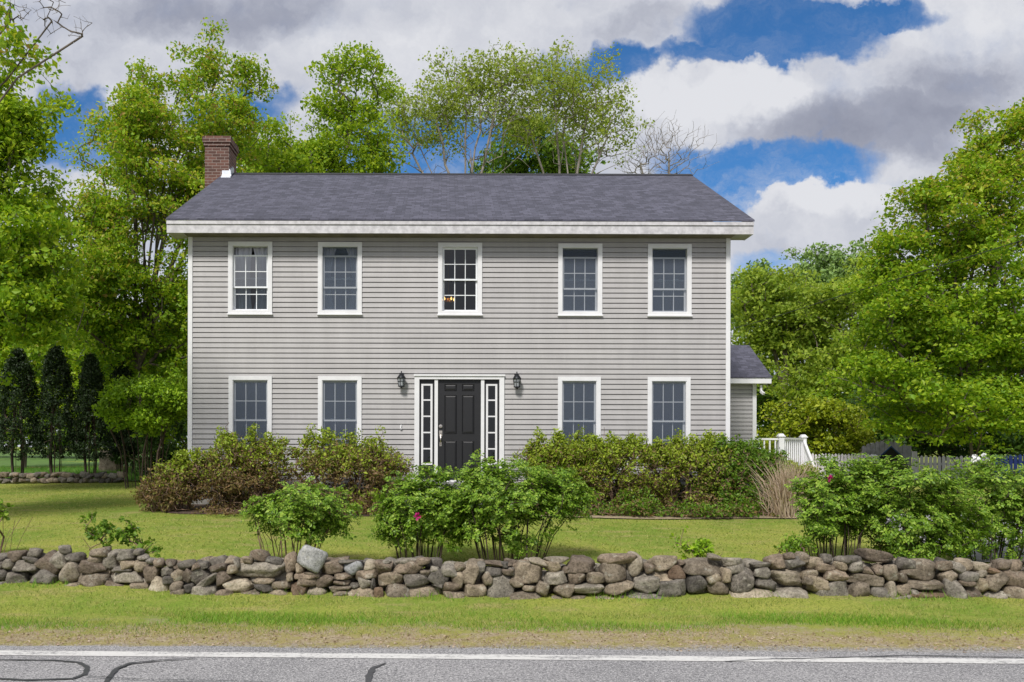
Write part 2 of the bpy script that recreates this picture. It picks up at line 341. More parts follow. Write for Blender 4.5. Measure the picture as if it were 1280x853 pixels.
# ground, verge, asphalt
m_, t, b = mat('lawn turf and verge soil'); co = t.new('ShaderNodeTexCoord').outputs['Object']; x, y, z = t.xyz(co)
n1 = t.noise(co, 0.55, 5, 0.6); n2 = t.noise(co, 4.0, 6, 0.7); n3 = t.noise(co, 38, 4, 0.75)
g = t.mix(t.step(n1, 0.35, 0.65), c4((0.165, 0.25, 0.033)), c4((0.31, 0.33, 0.065)))
n5 = t.noise(t.comb(t.m('MULTIPLY', x, 0.8), t.m('MULTIPLY', y, 2.0), 0.0), 1.1, 5, 0.7)
g = t.mix(t.step(n2, 0.42, 0.72, 0, 0.6), g, c4((0.36, 0.32, 0.10)))
g = t.mix(t.step(n5, 0.52, 0.68, 0, 0.75), g, c4((0.36, 0.29, 0.13)))
g = t.mix(t.step(n3, 0.4, 0.66, 0, 0.7), g, c4((0.10, 0.14, 0.022)))
dirt = t.mix(t.step(n3, 0.35, 0.65), c4((0.22, 0.165, 0.105)), c4((0.42, 0.35, 0.25)))
dirt = t.mix(t.step(n2, 0.4, 0.62, 0, 0.7), dirt, c4((0.29, 0.26, 0.08)))
grav = t.mix(t.step(n3, 0.35, 0.65), c4((0.16, 0.15, 0.145)), c4((0.40, 0.38, 0.36)))
dirt = t.mix(t.step(t.m('ADD', y, t.m('MULTIPLY', n2, 0.5)), 8.2, 8.45), grav, dirt)
ye = t.m('ADD', y, t.m('MULTIPLY', t.m('SUBTRACT', n2, 0.5), 1.7))
ye = t.m('ADD', ye, t.m('MULTIPLY', t.m('SUBTRACT', n1, 0.5), 2.0))
t.l.new(t.mix(t.step(ye, 8.5, 9.2), dirt, g), b.inputs['Base Color']); b.inputs['Roughness'].default_value = 1.0; b.inputs['Specular IOR Level'].default_value = 0.1
bump(t, b, t.m('ADD', n2, n3), 0.6, 0.02); M['turf'] = m_
def asphalt(name, paint):
    m_, t, b = mat(name); co = t.new('ShaderNodeTexCoord').outputs['Object']; x, y, z = t.xyz(co)
    n1 = t.noise(co, 0.9, 5, 0.6); n2 = t.noise(co, 36, 4, 0.85); n3 = t.noise(co, 75, 2, 0.7)
    a = t.mix(t.step(n1, 0.3, 0.7), c4((0.23, 0.225, 0.23)), c4((0.31, 0.30, 0.305)))
    a = t.mix(t.step(n2, 0.45, 0.60, 0, 0.9), a, c4((0.085, 0.085, 0.09))); a = t.mix(t.step(n3, 0.54, 0.64, 0, 0.9), a, c4((0.56, 0.55, 0.54)))
    if paint:
        wn = t.noise(t.comb(t.m('MULTIPLY', x, 0.35), t.m('MULTIPLY', y, 2.2), 0.0), 3.5, 7, 0.72)
        wn2 = t.noise(co, 24, 5, 0.75)
        a = t.mix(t.step(t.m('MULTIPLY_ADD', wn2, 0.45, t.m('MULTIPLY', wn, 0.6)), 0.50, 0.64), c4((0.60, 0.59, 0.57)), a)
    t.l.new(a, b.inputs['Base Color']); b.inputs['Roughness'].default_value = 0.9; bump(t, b, t.m('ADD', n2, n3), 0.5, 0.008); return m_
M['asphalt'] = asphalt('aged asphalt', False); M['paint'] = asphalt('worn white road paint', True)
M['grass'] = leaf_mat('grass blade', [(0.08, 0.14, 0.02), (0.18, 0.27, 0.035), (0.28, 0.33, 0.055), (0.37, 0.37, 0.09), (0.46, 0.41, 0.17)], 0.3, 0.6)
M['grass_green'] = leaf_mat('lush grass blade', [(0.08, 0.20, 0.012), (0.16, 0.32, 0.02), (0.25, 0.40, 0.03)], 0.3, 0.6)
M['grass_dry'] = leaf_mat('dry verge blade', [(0.298, 0.263, 0.070), (0.455, 0.350, 0.158), (0.245, 0.263, 0.052), (0.350, 0.333, 0.088)], 0.3, 0.7)
M['grass_shade'] = leaf_mat('deep green grass blade', [(0.061, 0.175, 0.018), (0.105, 0.245, 0.025), (0.158, 0.298, 0.035)], 0.3, 0.6)

# ------------------------------------------------------------------ ground and road
xs = np.concatenate([np.linspace(-400, -40, 13)[:-1], np.linspace(-40, 40, 81), np.linspace(40, 400, 13)[1:]])
ys = np.concatenate([np.linspace(-60, 4, 9)[:-1], np.linspace(4, 30, 105), np.linspace(30, 600, 40)[1:]])
gx, gy = np.meshgrid(xs, ys); gv = np.stack([gx, gy, ground_z(gx, gy)], -1).reshape(-1, 3)
nx = len(xs); ii, jj = np.meshgrid(np.arange(nx - 1), np.arange(len(ys) - 1)); i0 = (jj * nx + ii).ravel()
struct(mesh_np('ground', gv, np.stack([i0, i0 + 1, i0 + nx + 1, i0 + nx], -1), M['turf'], smooth=True))
def edge_y(x): return 7.90 - 0.024 * np.asarray(x) + 0.02 * np.sin(np.asarray(x) * 2.1) + 0.015 * np.sin(np.asarray(x) * 5.3)
def line_y(x): return 7.50 - 0.024 * np.asarray(x)
def strip(name, xs_, ya, yb, z, m_, parent=None):
    n = len(xs_); v = np.concatenate([np.stack([xs_, ya, np.full(n, z)], -1), np.stack([xs_, yb, np.full(n, z)], -1)])
    i = np.arange(n - 1); return mesh_np(name, v, np.stack([i, i + 1, i + n + 1, i + n], -1), m_, parent)
rx = np.linspace(-60, 60, 600)
rng = np.random.default_rng(5)
struct(strip('road', rx, np.full(600, 1.2), edge_y(rx) + rng.normal(0, 0.012, 600), 0.004, M['asphalt']))
struct(strip('road_marking', rx, line_y(rx), line_y(rx) + 0.175, 0.008, M['paint']))
def tar_strip(pts, z=0.012):
    p = []; 
    for i in range(len(pts) - 1):
        for u in np.linspace(0, 1, 6, endpoint=False): p.append([pts[i][q] * (1 - u) + pts[i + 1][q] * u for q in range(3)])
    p.append(list(pts[-1])); p = np.array(p)
    Y = (CAMZ - z) * F / (p[:, 1] - VY); X = (p[:, 0] - VX) / F * Y; wd = 0.68 * p[:, 2] * Y / F
    c = np.stack([X, Y], -1); d = np.gradient(c, axis=0); d /= np.linalg.norm(d, axis=1)[:, None]; nrm = np.stack([-d[:, 1], d[:, 0]], -1)
    wd = wd * (1 + 0.2 * np.sin(np.arange(len(p)) * 1.7)); a = c + nrm * wd[:, None] / 2; b_ = c - nrm * wd[:, None] / 2
    n = len(p); v = np.concatenate([np.column_stack([a, np.full(n, z)]), np.column_stack([b_, np.full(n, z)])]); i = np.arange(n - 1)
    return struct(mesh_np('tar_seal', v, np.stack([i, i + n, i + n + 1, i + 1], -1), M['tar']))
tar_strip([(-60, 828, 3), (0, 826, 5), (71, 826.6, 6), (99, 829, 8), (110, 835, 9), (107, 843.6, 9), (92, 849.4, 9), (34, 851.4, 8), (0, 849.5, 8), (-40, 850, 8)])
tar_strip([(245, 823, 3), (204, 826, 6), (163, 830, 9), (146, 837, 9), (136, 849, 9), (126, 866, 9)], 0.016)
tar_strip([(483, 829, 3), (467, 835, 11), (462, 845, 12), (459, 866, 12)])
tar_strip([(905, 826, 2), (949, 823, 3), (1054, 820.5, 4), (1136, 817.4, 4), (1290, 820, 3)])
tar_strip([(107, 846, 3), (180, 850, 3), (300, 852, 3), (420, 856, 3)], 0.02)

# beds, path, driveway
def sheet(name, pts, m_, dz=0.012):
    v = [(x_, y_, 0) for x_, y_ in pts]; n = len(v) // 2
    A = np.array(v[:n]); B = np.array(v[n:])
    vv = []
    for u in np.linspace(0, 1, 9): vv.append(A * (1 - u) + B * u)
    vv = np.concatenate(vv); vv[:, 2] = ground_z(vv[:, 0], vv[:, 1]) + dz
    f = [(r * n + i, r * n + i + 1, (r + 1) * n + i + 1, (r + 1) * n + i) for r in range(8) for i in range(n - 1)]
    return struct(mesh_np(name, vv, np.array(f), m_, smooth=True))
bx = np.linspace(-5.9, 7.4, 60); by = 16.35 + 1.2 * np.clip((-5.0 - bx) / 0.9, 0, 1) ** 2 + 0.12 * np.sin(bx * 1.3) + 0.07 * np.sin(bx * 3.1)
sheet('mulch_bed', list(zip(bx, by)) + [(x_, 18.0) for x_ in bx], M['mulch'])
px_ = np.linspace(1.4, 7.6, 40); pyy = 16.0 + 0.1 * np.sin(px_ * 1.4)
sheet('path', list(zip(px_, pyy)) + list(zip(px_, pyy + 0.30 + 0.08 * np.sin(px_ * 2.3))), M['tanpath'], 0.02)
dxs = np.linspace(7.2, 16, 20); sheet('driveway', [(x_, 12.0) for x_ in dxs] + [(x_ + 0.8, 16.5) for x_ in dxs], M['gravel'], 0.02)
mx_ = np.linspace(-70, -6.6, 60); sheet('meadow', [(x_, 24.75) for x_ in mx_] + [(x_, 89.0) for x_ in mx_], M['meadow'], 0.03)
lx = np.linspace(-22, -8.6, 30); sheet('garden_edging', [(x_, 34.6) for x_ in lx] + [(x_, 35.6) for x_ in lx], M['redstrip'], 0.05)

# ------------------------------------------------------------------ house
H = thing('house', 'two storey grey clapboard house with black front door and charcoal shingle roof', 'house', (0.27, 18.0, 0.6))
XL, XR, YF, YB = wx(235), wx(912), 18.0, 26.2
ZS, ZT = 0.86, 6.22
def siding(name, x0, x1, z0, z1, y, holes, parent, course=0.1055):
    mb = MB(); z = z0; gap = 0.021
    while z < z1 - 1e-4:
        zt = min(z + course - gap, z1); br = sorted({z, zt} | {h_ for a in holes for h_ in (a[2], a[3]) if z < h_ < zt})
        fy = lambda q: y - 0.018 + 0.014 * (q - z) / course
        for a, b_ in zip(br[:-1], br[1:]):
            mid = (a + b_) / 2; segs = [(x0, x1)]
            for h_ in holes:
                if h_[2] < mid < h_[3]:
                    ns = []
                    for s0, s1 in segs:
                        if h_[1] <= s0 or h_[0] >= s1: ns.append((s0, s1)); continue
                        if h_[0] > s0: ns.append((s0, h_[0]))
                        if h_[1] < s1: ns.append((h_[1], s1))
                    segs = ns
            for s0, s1 in segs:
                mb.quad((s0, fy(a), a), (s1, fy(a), a), (s1, fy(b_), b_), (s0, fy(b_), b_))
                if a == z:
                    mb.quad((s0, y + 0.022, a), (s1, y + 0.022, a), (s1, fy(a), a), (s0, fy(a), a))
                if abs(b_ - zt) < 1e-6:
                    mb.quad((s0, fy(zt), zt), (s1, fy(zt), zt), (s1, y + 0.022, zt), (s0, y + 0.022, zt)); mb.quad((s0, y + 0.022, zt), (s1, y + 0.022, zt), (s1, y + 0.022, zt + gap), (s0, y + 0.022, zt + gap))
        z = zt + gap
    return mb.build(name, M['siding'], parent)
WIN = []
for a, b_, t0, t1 in ((285, 340, 303.2, 394), (397, 452, 303.6, 394), (547, 602, 304, 394.3), (697, 752, 304.6, 394.6), (809, 863.5, 304.8, 394.8)): WIN.append((wx(a), wx(b_), wz(t1), wz(t0), 'up'))
for a, b_ in ((286, 340), (397.5, 452), (697, 750.5), (809, 862.5)): WIN.append((wx(a), wx(b_), wz(580), wz(471), 'low'))
DX0, DX1, DZ0, DZ1 = wx(518), wx(630), 1.17, wz(469)
holes = [(a + 0.03, b_ - 0.03, c + 0.03, d - 0.03) for a, b_, c, d, _ in WIN] + [(DX0 + 0.03, DX1 - 0.03, 0.0, DZ1 - 0.03)]
siding('front_wall', XL + 0.09, XR - 0.09, ZS, ZT, YF, holes, H)
mb = MB(); T_ = 0.15                      # side and back walls, foundation
mb.box(XL, XL + T_, YF + 0.03, YB, ZS, ZT); mb.box(XR - T_, XR, YF + 0.03, YB, ZS, ZT); mb.box(XL + T_, XR - T_, YB - T_, YB, ZS, ZT)
for X0 in (XL, XR - T_):                  # gable triangles
    y0, y1, ym, zt, zr = YF + 0.03, YB, 22.1, ZT, 8.6
    for p in (0,):
        i = len(mb.v); mb.v += [(X0, y0, zt), (X0, y1, zt), (X0, ym, zr), (X0 + T_, y0, zt), (X0 + T_, y1, zt), (X0 + T_, ym, zr)]
        mb.t += [(i, i + 1, i + 2), (i + 5, i + 4, i + 3)]; mb.q += [(i, i + 2, i + 5, i + 3), (i + 2, i + 1, i + 4, i + 5), (i, i + 3, i + 4, i + 1)]
mb.build('side_wall', M['siding'], H)
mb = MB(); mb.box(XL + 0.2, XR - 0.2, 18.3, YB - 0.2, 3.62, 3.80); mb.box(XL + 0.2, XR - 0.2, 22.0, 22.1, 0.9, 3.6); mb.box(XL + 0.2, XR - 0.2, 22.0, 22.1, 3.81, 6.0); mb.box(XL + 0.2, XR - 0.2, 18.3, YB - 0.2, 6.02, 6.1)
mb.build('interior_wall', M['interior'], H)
mb = MB(); mb.box(XL + 0.03, XR - 0.03, YF + 0.025, YB - 0.03, 0.2, ZS - 0.003); mb.build('foundation', M['concrete'], H)
for X0 in (XL, XR - 0.09):
    mb = MB(); mb.box(X0, X0 + 0.09, YF - 0.03, YF + 0.028, ZS - 0.02, ZT); mb.box(X0 if X0 == XL else X0 + 0.062, X0 + 0.028 if X0 == XL else X0 + 0.09, YF + 0.0285, YF + 0.11, ZS - 0.02, ZT)
    o = mb.build('corner_board', M['white'], H)
# roof
EX0, EX1, EY, RZ, RY = -5.70, 6.27, 17.56, 8.84, 22.1
EZ = 6.49; BY = RY + (RY - EY)
def gable_roof(name, x0, x1, ye, yr, yb, ze, zr, th, parent):
    mb = MB()
    for ya, za, yb_, zb in ((ye, ze, yr, zr), (yb, ze, yr, zr)):
        n = 1
        mb.hexa([(x0, ya, za - th), (x1, ya, za - th), (x1, yb_, zb - th), (x0, yb_, zb - th), (x0, ya, za), (x1, ya, za), (x1, yb_, zb), (x0, yb_, zb)])
    return mb.build(name, M['shingle'], parent)
roof = gable_roof('roof', EX0, EX1, EY, RY, BY, EZ, RZ, 0.035, H)
mb = MB(); sl_ = (RZ - EZ) / (RY - EY)
for s_ in (-1, 1):
    mb.hexa([(EX0, RY + s_ * 0.15, RZ - 0.15 * sl_ + 0.005), (EX1, RY + s_ * 0.15, RZ - 0.15 * sl_ + 0.005), (EX1, RY, RZ + 0.005), (EX0, RY, RZ + 0.005),
             (EX0, RY + s_ * 0.15, RZ - 0.15 * sl_ + 0.022), (EX1, RY + s_ * 0.15, RZ - 0.15 * sl_ + 0.022), (EX1, RY, RZ + 0.024), (EX0, RY, RZ + 0.024)])
mb.build('ridge_cap', M['dark_wood'], roof)
zf0, zf1 = 6.205, 6.45
mb = MB(); mb.box(EX0 + 0.01, EX1 - 0.01, EY + 0.03, EY + 0.06, zf0, 6.375); mb.box(EX0 + 0.01, EX1 - 0.01, EY + 0.008, EY + 0.06, 6.38, zf1)
mb.build('fascia', M['white_worn'], H)
for X0 in (EX0 + 0.01, EX1 - 0.04):                    # rake boards along the gables and boxed returns
    mb = MB()
    for ya, yb_ in ((EY + 0.062, RY), (BY, RY)):
        za, zb = EZ - 0.038 - 0.17, RZ - 0.038 - 0.17
        if ya < RY: za += 0.062 * sl_
        mb.hexa([(X0, ya, za), (X0 + 0.03, ya, za), (X0 + 0.03, yb_, zb), (X0, yb_, zb), (X0, ya, za + 0.168), (X0 + 0.03, ya, za + 0.168), (X0 + 0.03, yb_, zb + 0.168), (X0, yb_, zb + 0.168)])
    mb.hexa([(X0, EY + 0.062, zf0), (X0 + 0.03, EY + 0.062, zf0), (X0 + 0.03, YF + 0.12, zf0), (X0, YF + 0.12, zf0), (X0, EY + 0.062, zf1 - 0.2), (X0 + 0.03, EY + 0.062, zf1 - 0.2), (X0 + 0.03, YF + 0.12, zf1 - 0.18), (X0, YF + 0.12, zf1 - 0.18)])
    mb.build('rake_board', M['white_worn'], H)
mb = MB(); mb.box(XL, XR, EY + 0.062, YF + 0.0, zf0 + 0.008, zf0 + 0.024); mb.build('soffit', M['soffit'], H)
mb = MB(); mb.box(EX0 + 0.042, XL - 0.002, EY + 0.062, YF + 0.12, zf0 + 0.004, zf0 + 0.02); mb.build('soffit_return', M['soffit_end'], H); mb = MB(); mb.box(XR + 0.002, EX1 - 0.042, EY + 0.062, YF + 0.12, zf0 + 0.004, zf0 + 0.02); mb.build('soffit_return', M['soffit_end'], H)
# chimney
cx0, cx1, cy0, cy1 = -6.08, -5.47, 21.75, 22.5; zc = CAMZ + (560 - 176) * 22.0 / F
mb = MB(); mb.box(cx0, cx1, cy0, cy1, 0.5, zc - 0.24); mb.box(cx0 - 0.025, cx1 + 0.025, cy0 - 0.025, cy1 + 0.025, zc - 0.24, zc - 0.16); mb.box(cx0 - 0.05, cx1 + 0.05, cy0 - 0.05, cy1 + 0.05, zc - 0.16, zc)
ch = mb.build('chimney', M['brick'], H)
mb = MB(); mb.box(cx0 + 0.04, cx1 - 0.04, cy0 + 0.04, cy1 - 0.04, zc, zc + 0.03); mb.build('crown', M['concrete'], ch)
mb = MB(); zr0 = EZ + (cy0 - EY) * sl_
mb.box(EX0 + 0.06, cx1 + 0.05, cy0 - 0.03, cy0 - 0.004, zr0 - 0.01, zr0 + 0.14); mb.hexa([(EX0 + 0.06, cy0 - 0.14, zr0 - 0.075), (cx1 + 0.07, cy0 - 0.14, zr0 - 0.075), (cx1 + 0.07, cy0 - 0.03, zr0 - 0.01), (EX0 + 0.06, cy0 - 0.03, zr0 - 0.01), (EX0 + 0.06, cy0 - 0.14, zr0 - 0.04), (cx1 + 0.07, cy0 - 0.14, zr0 - 0.04), (cx1 + 0.07, cy0 - 0.03, zr0 + 0.035), (EX0 + 0.06, cy0 - 0.03, zr0 + 0.035)])
for q in range(3): mb.box(cx1 + 0.004, cx1 + 0.028, cy0 - 0.02 + q * 0.14, cy0 + 0.12 + q * 0.14, zr0 - 0.02 + q * 0.06, zr0 + 0.18 + q * 0.075)
mb.build('flashing', M['lead'], ch)

PR = random.Random(8)
def sash(parent, x0, x1, z0, z1, y, wr=0.034, rows=2, lift=False, glass='glass'):
    mb = MB(); mb.frame(x0, x1, z0, z1, y, y + 0.035, wr)
    xi0, xi1, zi0, zi1 = x0 + wr, x1 - wr, z0 + wr, z1 - wr; mw = 0.016
    for i in (1, 2):
        xm = xi0 + (xi1 - xi0) * i / 3; mb.box(xm - mw / 2, xm + mw / 2, y + 0.006, y + 0.028, zi0, zi1)
    zm = (zi0 + zi1) / 2
    for i in range(3):
        a = xi0 + (xi1 - xi0) * i / 3 + (mw / 2 if i else 0); b_ = xi0 + (xi1 - xi0) * (i + 1) / 3 - (mw / 2 if i < 2 else 0)
        mb.box(a, b_, y + 0.006, y + 0.028, zm - mw / 2, zm + mw / 2)
    if lift:
        for u in (0.27, 0.73): xm = x0 + (x1 - x0) * u; mb.box(xm - 0.04, xm + 0.04, y - 0.012, y - 0.001, z1 - 0.005, z1 + 0.018)
    mb.build('sash', M['vinyl'], parent)
    t1, t2 = PR.uniform(-0.006, 0.006), PR.uniform(-0.006, 0.006); g_ = MB(); g_.quad((xi0 - 0.004, y + 0.017 + t1 + t2, zi0 - 0.004), (xi1 + 0.004, y + 0.017 - t1 + t2, zi0 - 0.004), (xi1 + 0.004, y + 0.017 - t1 - t2, zi1 + 0.004), (xi0 - 0.004, y + 0.017 + t1 - t2, zi1 + 0.004)); g_.build('pane', M[glass], parent)
def window(x0, x1, z0, z1, kind, screen=True, curtain=None, coated=False):
    mb = MB(); tw = 0.082
    mb.frame(x0, x1, z0, z1, YF - 0.038, YF + 0.02, tw, tw, 0.075); mb.frame(x0 + tw - 0.022, x1 - tw + 0.022, z0 + 0.075 - 0.02, z1 - tw + 0.022, YF - 0.026, YF + 0.12, 0.022 + 0.012)
    win = mb.build('window', M['white'], H)
    s_ = MB(); s_.hexa([(x0 - 0.012, YF - 0.062, z0 - 0.012), (x1 + 0.012, YF - 0.062, z0 - 0.012), (x1 + 0.012, YF - 0.0, z0 - 0.012), (x0 - 0.012, YF - 0.0, z0 - 0.012),
                       (x0 - 0.012, YF - 0.062, z0 + 0.012), (x1 + 0.012, YF - 0.062, z0 + 0.012), (x1 + 0.012, YF - 0.0385, z0 + 0.024), (x0 - 0.012, YF - 0.0385, z0 + 0.024)])
    s_.build('sill', M['white'], win)
    a, b_, c, d = x0 + tw + 0.014, x1 - tw - 0.014, z0 + 0.09, z1 - tw - 0.014
    hgt = d - c
    if screen and kind == 'up':
        top = d - 0.17; sash(win, a, b_, top - hgt * 0.52, top, YF + 0.03, glass='glass_coated' if coated else 'glass'); sash(win, a, b_, c, c + hgt * 0.52, YF + 0.075, lift=True)
    else:
        sash(win, a, b_, c + hgt * 0.485, d, YF + 0.03); sash(win, a, b_, c, c + hgt * 0.515, YF + 0.075, lift=True)
    if screen and not coated:
        g_ = MB(); g_.quad((a, YF + 0.012, c), (b_, YF + 0.012, c), (b_, YF + 0.012, d), (a, YF + 0.012, d)); g_.build('insect_screen', M['screen'], win)
    if curtain:
        for s0, s1, drape in curtain:
            N = 24; v = []; 
            for j in range(14):
                u = j / 13
                for i in range(N):
                    q = i / (N - 1); xx0 = a + (b_ - a) * s0; xx1 = a + (b_ - a) * s1
                    pinch = 1 - drape * math.sin(math.pi * u) ; edge_l = s0 < 0.3
                    X_ = (xx0 + (xx1 - xx0) * q * pinch) if edge_l else (xx1 - (xx1 - xx0) * (1 - q) * pinch)
                    v.append((X_, YF + 0.20 + 0.022 * math.sin(q * 19), d + 0.02 - (hgt + 0.05) * u))
            f = [(j * N + i, j * N + i + 1, (j + 1) * N + i + 1, (j + 1) * N + i) for j in range(13) for i in range(N - 1)]
            mesh_np('curtain', v, np.array(f), M['curtain'], win, smooth=True)
    return win
for i, q in enumerate(WIN):
    cur = {0: [(0.0, 0.49, 0.12), (0.51, 1.0, 0.3)], 1: [(0.0, 0.36, 0.5), (0.64, 1.0, 0.5)]}.get(i)
    window(*q, screen=(i != 2), curtain=cur, coated=(i == 0))

# front door
mb = MB(); tw = 0.10
mb.box(DX0, DX0 + tw, YF - 0.045, YF + 0.05, DZ0 - 0.04, DZ1); mb.box(DX1 - tw, DX1, YF - 0.045, YF + 0.05, DZ0 - 0.04, DZ1); mb.box(DX0 + tw, DX1 - tw, YF - 0.045, YF + 0.05, DZ1 - 0.09, DZ1)
mb.box(DX0 - 0.015, DX1 + 0.015, YF - 0.07, YF - 0.0455, DZ1 - 0.025, DZ1 + 0.012)
ml0, ml1, mr0, mr1 = wx(543), wx(547.2), wx(601), wx(605.2)
for a, b_ in ((ml0, ml1), (mr0, mr1)): mb.box(a, b_, YF - 0.02, YF + 0.07, DZ0, DZ1 - 0.0905)
mb.box(DX0 + tw, DX1 - tw, YF - 0.03, YF + 0.09, DZ0 - 0.045, DZ0 - 0.002)
dfr = mb.build('door_frame', M['white'], H)
DT = DZ1 - 0.094
mb = MB(); da, db = ml1 + 0.004, mr0 - 0.004; dw = db - da; yd = YF + 0.025
mb.box(da, db, yd, yd + 0.045, DZ0, DT); front = mb.build('front_door', M['black_paint'], H)
for (u0, u1) in ((0.15, 0.44), (0.56, 0.85)):
    for (v0, v1) in ((0.065, 0.25), (0.445, 0.88), (0.63, 0.90)):
        pass
    for (z0, z1) in ((DT - 0.235, DT - 0.09), (DT - 1.13, DT - 0.32), (DZ0 + 0.23, DT - 1.27)):
        p = MB(); x0, x1 = da + dw * u0, da + dw * u1; e = 0.035
        # raised moulding ring then bevelled field
        for (ax0, az0, ax1, az1) in ((x0, z0, x1, z0), (x1, z0, x1, z1), (x1, z1, x0, z1), (x0, z1, x0, z0)):
            cxm, czm = (x0 + x1) / 2, (z0 + z1) / 2
            sx = lambda X_, k_: X_ + (e * k_ if X_ < cxm else -e * k_); sz = lambda Z_, k_: Z_ + (e * k_ if Z_ < czm else -e * k_)
            A, B = (ax0, az0), (ax1, az1)
            for k0, k1, y0, y1 in ((0, 0.3, yd - 0.001, yd - 0.014), (0.3, 0.6, yd - 0.014, yd - 0.003), (0.6, 1.25, yd - 0.003, yd - 0.012)):
                p.quad((sx(A[0], k0), y0, sz(A[1], k0)), (sx(B[0], k0), y0, sz(B[1], k0)), (sx(B[0], k1), y1, sz(B[1], k1)), (sx(A[0], k1), y1, sz(A[1], k1)))
        p.quad((x0 + e * 1.25, yd - 0.012, z0 + e * 1.25), (x1 - e * 1.25, yd - 0.012, z0 + e * 1.25), (x1 - e * 1.25, yd - 0.012, z1 - e * 1.25), (x0 + e * 1.25, yd - 0.012, z1 - e * 1.25))
        p.build('door_panel', M['black_paint'], front)
hx = da + 0.055
p = MB(); 
for j, (r_, y0) in enumerate(((0.036, 0.0), (0.026, 0.016))):
    n = 14; i = len(p.v)
    for yy in (yd - y0, yd - y0 - 0.016):
        for q in range(n): p.v.append((hx + r_ * math.cos(q * 2 * math.pi / n), yy, wz(533) + r_ * math.sin(q * 2 * math.pi / n)))
    p.q += [(i + q, i + (q + 1) % n, i + n + (q + 1) % n, i + n + q) for q in range(n)]; c_ = p.vert(hx, yd - y0 - 0.018, wz(533)); p.t += [(i + n + q, i + n + (q + 1) % n, c_) for q in range(n)]
p.build('deadbolt', M['nickel'], front)
p = MB(); p.box(hx - 0.034, hx + 0.034, yd - 0.014, yd - 0.001, wz(545.5), wz(538.5)); p.box(hx - 0.024, hx + 0.024, yd - 0.012, yd - 0.001, wz(558), wz(553))
zz = np.linspace(wz(543), wz(556), 9)
for z0, z1 in zip(zz[:-1], zz[1:]):
    g0 = lambda z: yd - 0.014 - 0.045 * math.sin(math.pi * (z - zz[-1]) / (zz[0] - zz[-1]))
    p.bar((hx, g0(z0), z0), (hx, g0(z1), z1), 0.02)
p.bar((hx - 0.01, yd - 0.03, wz(541)), (hx + 0.02, yd - 0.03, wz(541)), 0.02); p.build('handle', M['nickel'], front)
for a, b_, g0, g1 in ((DX0 + tw, ml0, wx(526.3), wx(540.6)), (mr1, DX1 - tw, wx(607.3), wx(621.6))):
    z0, z1 = wz(581.5), wz(480)
    mb = MB(); mb.frame(a + 0.002, b_ - 0.002, DZ0, DT, yd, yd + 0.04, g0 - a, DT - z1, z0 - DZ0); sd_ = mb.build('sidelight', M['black_paint'], H)
    mb = MB(); mb.frame(g0 + 0.002, g1 - 0.002, z0 + 0.002, z1 - 0.002, yd - 0.016, yd + 0.02, 0.042, 0.036, 0.036)
    for i in range(1, 5): zm = z0 + (z1 - z0) * i / 5; mb.box(g0 + 0.044, g1 - 0.044, yd - 0.012, yd + 0.018, zm - 0.014, zm + 0.014)
    mb.build('glazing_bars', M['white'], sd_)
    mb = MB(); mb.quad((g0 + 0.04, yd + 0.004, z0 + 0.03), (g1 - 0.04, yd + 0.004, z0 + 0.03), (g1 - 0.04, yd + 0.004, z1 - 0.03), (g0 + 0.04, yd + 0.004, z1 - 0.03)); mb.build('pane', M['glass'], sd_)
mb = MB(); mb.box(DX0 - 0.15, DX1 + 0.15, 16.95, YF - 0.005, 0.3, 0.86); mb.box(DX0 - 0.05, DX1 + 0.05, 17.4, YF - 0.006, 0.861, 1.12); mb.build('doorstep', M['granite'], H)
mb = MB(); mb.box(wx(500), wx(502.4), YF - 0.05, YF - 0.02, wz(537), wz(535.8)); mb.bar((wx(501), YF - 0.05, wz(536)), (wx(501.6), YF - 0.03, wz(531.5)), 0.02); mb.build('wall_hook', M['white'], H)

# side wing
wy0, wy1, wym = 22.7, 25.4, 24.05; WX1 = wx(945, 22.7)
siding('wing', XR + 0.004, WX1 - 0.1, 0.86, 3.62, wy0, [], H); wing = bpy.data.objects['wing']
mb = MB(); mb.box(WX1 - 0.15, WX1 - 0.003, wy0 + 0.03, wy1, 0.86, 3.62); mb.box(XR + 0.004, WX1 - 0.15, wy1 - 0.12, wy1, 0.86, 3.62); mb.box(XR + 0.004, WX1 - 0.003, wy0 + 0.03, wy1, 0.3, 0.857)
i = len(mb.v); mb.v += [(WX1 - 0.02, wy0 + 0.03, 3.62), (WX1 - 0.02, wy1, 3.62), (WX1 - 0.02, wym, 4.5)]; mb.t.append((i, i + 1, i + 2)); mb.build('side_wall', M['siding'], wing)
mb = MB(); mb.box(WX1 - 0.1, WX1, wy0 - 0.03, wy0 + 0.028, 0.84, 3.55); mb.build('corner_board', M['white'], wing)
WE = wx(965, 22.35)
gable_roof('wing_roof', XR + 0.004, WE, 22.35, wym, 25.75, 3.70, 4.72, 0.03, wing)
mb = MB(); mb.box(XR + 0.004, WE - 0.01, 22.37, 22.40, 3.53, 3.665); mb.box(XR + 0.004, WE - 0.012, 22.4005, wy0 - 0.032, 3.54, 3.555); mb.box(WE - 0.04, WE - 0.01, 22.4005, 22.9, 3.53, 3.66); mb.build('fascia', M['white'], wing)
mb = MB(); mb.bar((wx(951, 22.5), 22.5, 3.5), (wx(951, 22.5), 22.5, 3.33), 0.05); mb.bar((wx(951, 22.5), 22.5, 3.33), (wx(953, 22.5), 22.4, 3.26), 0.06); mb.build('spotlight', M['white'], wing)

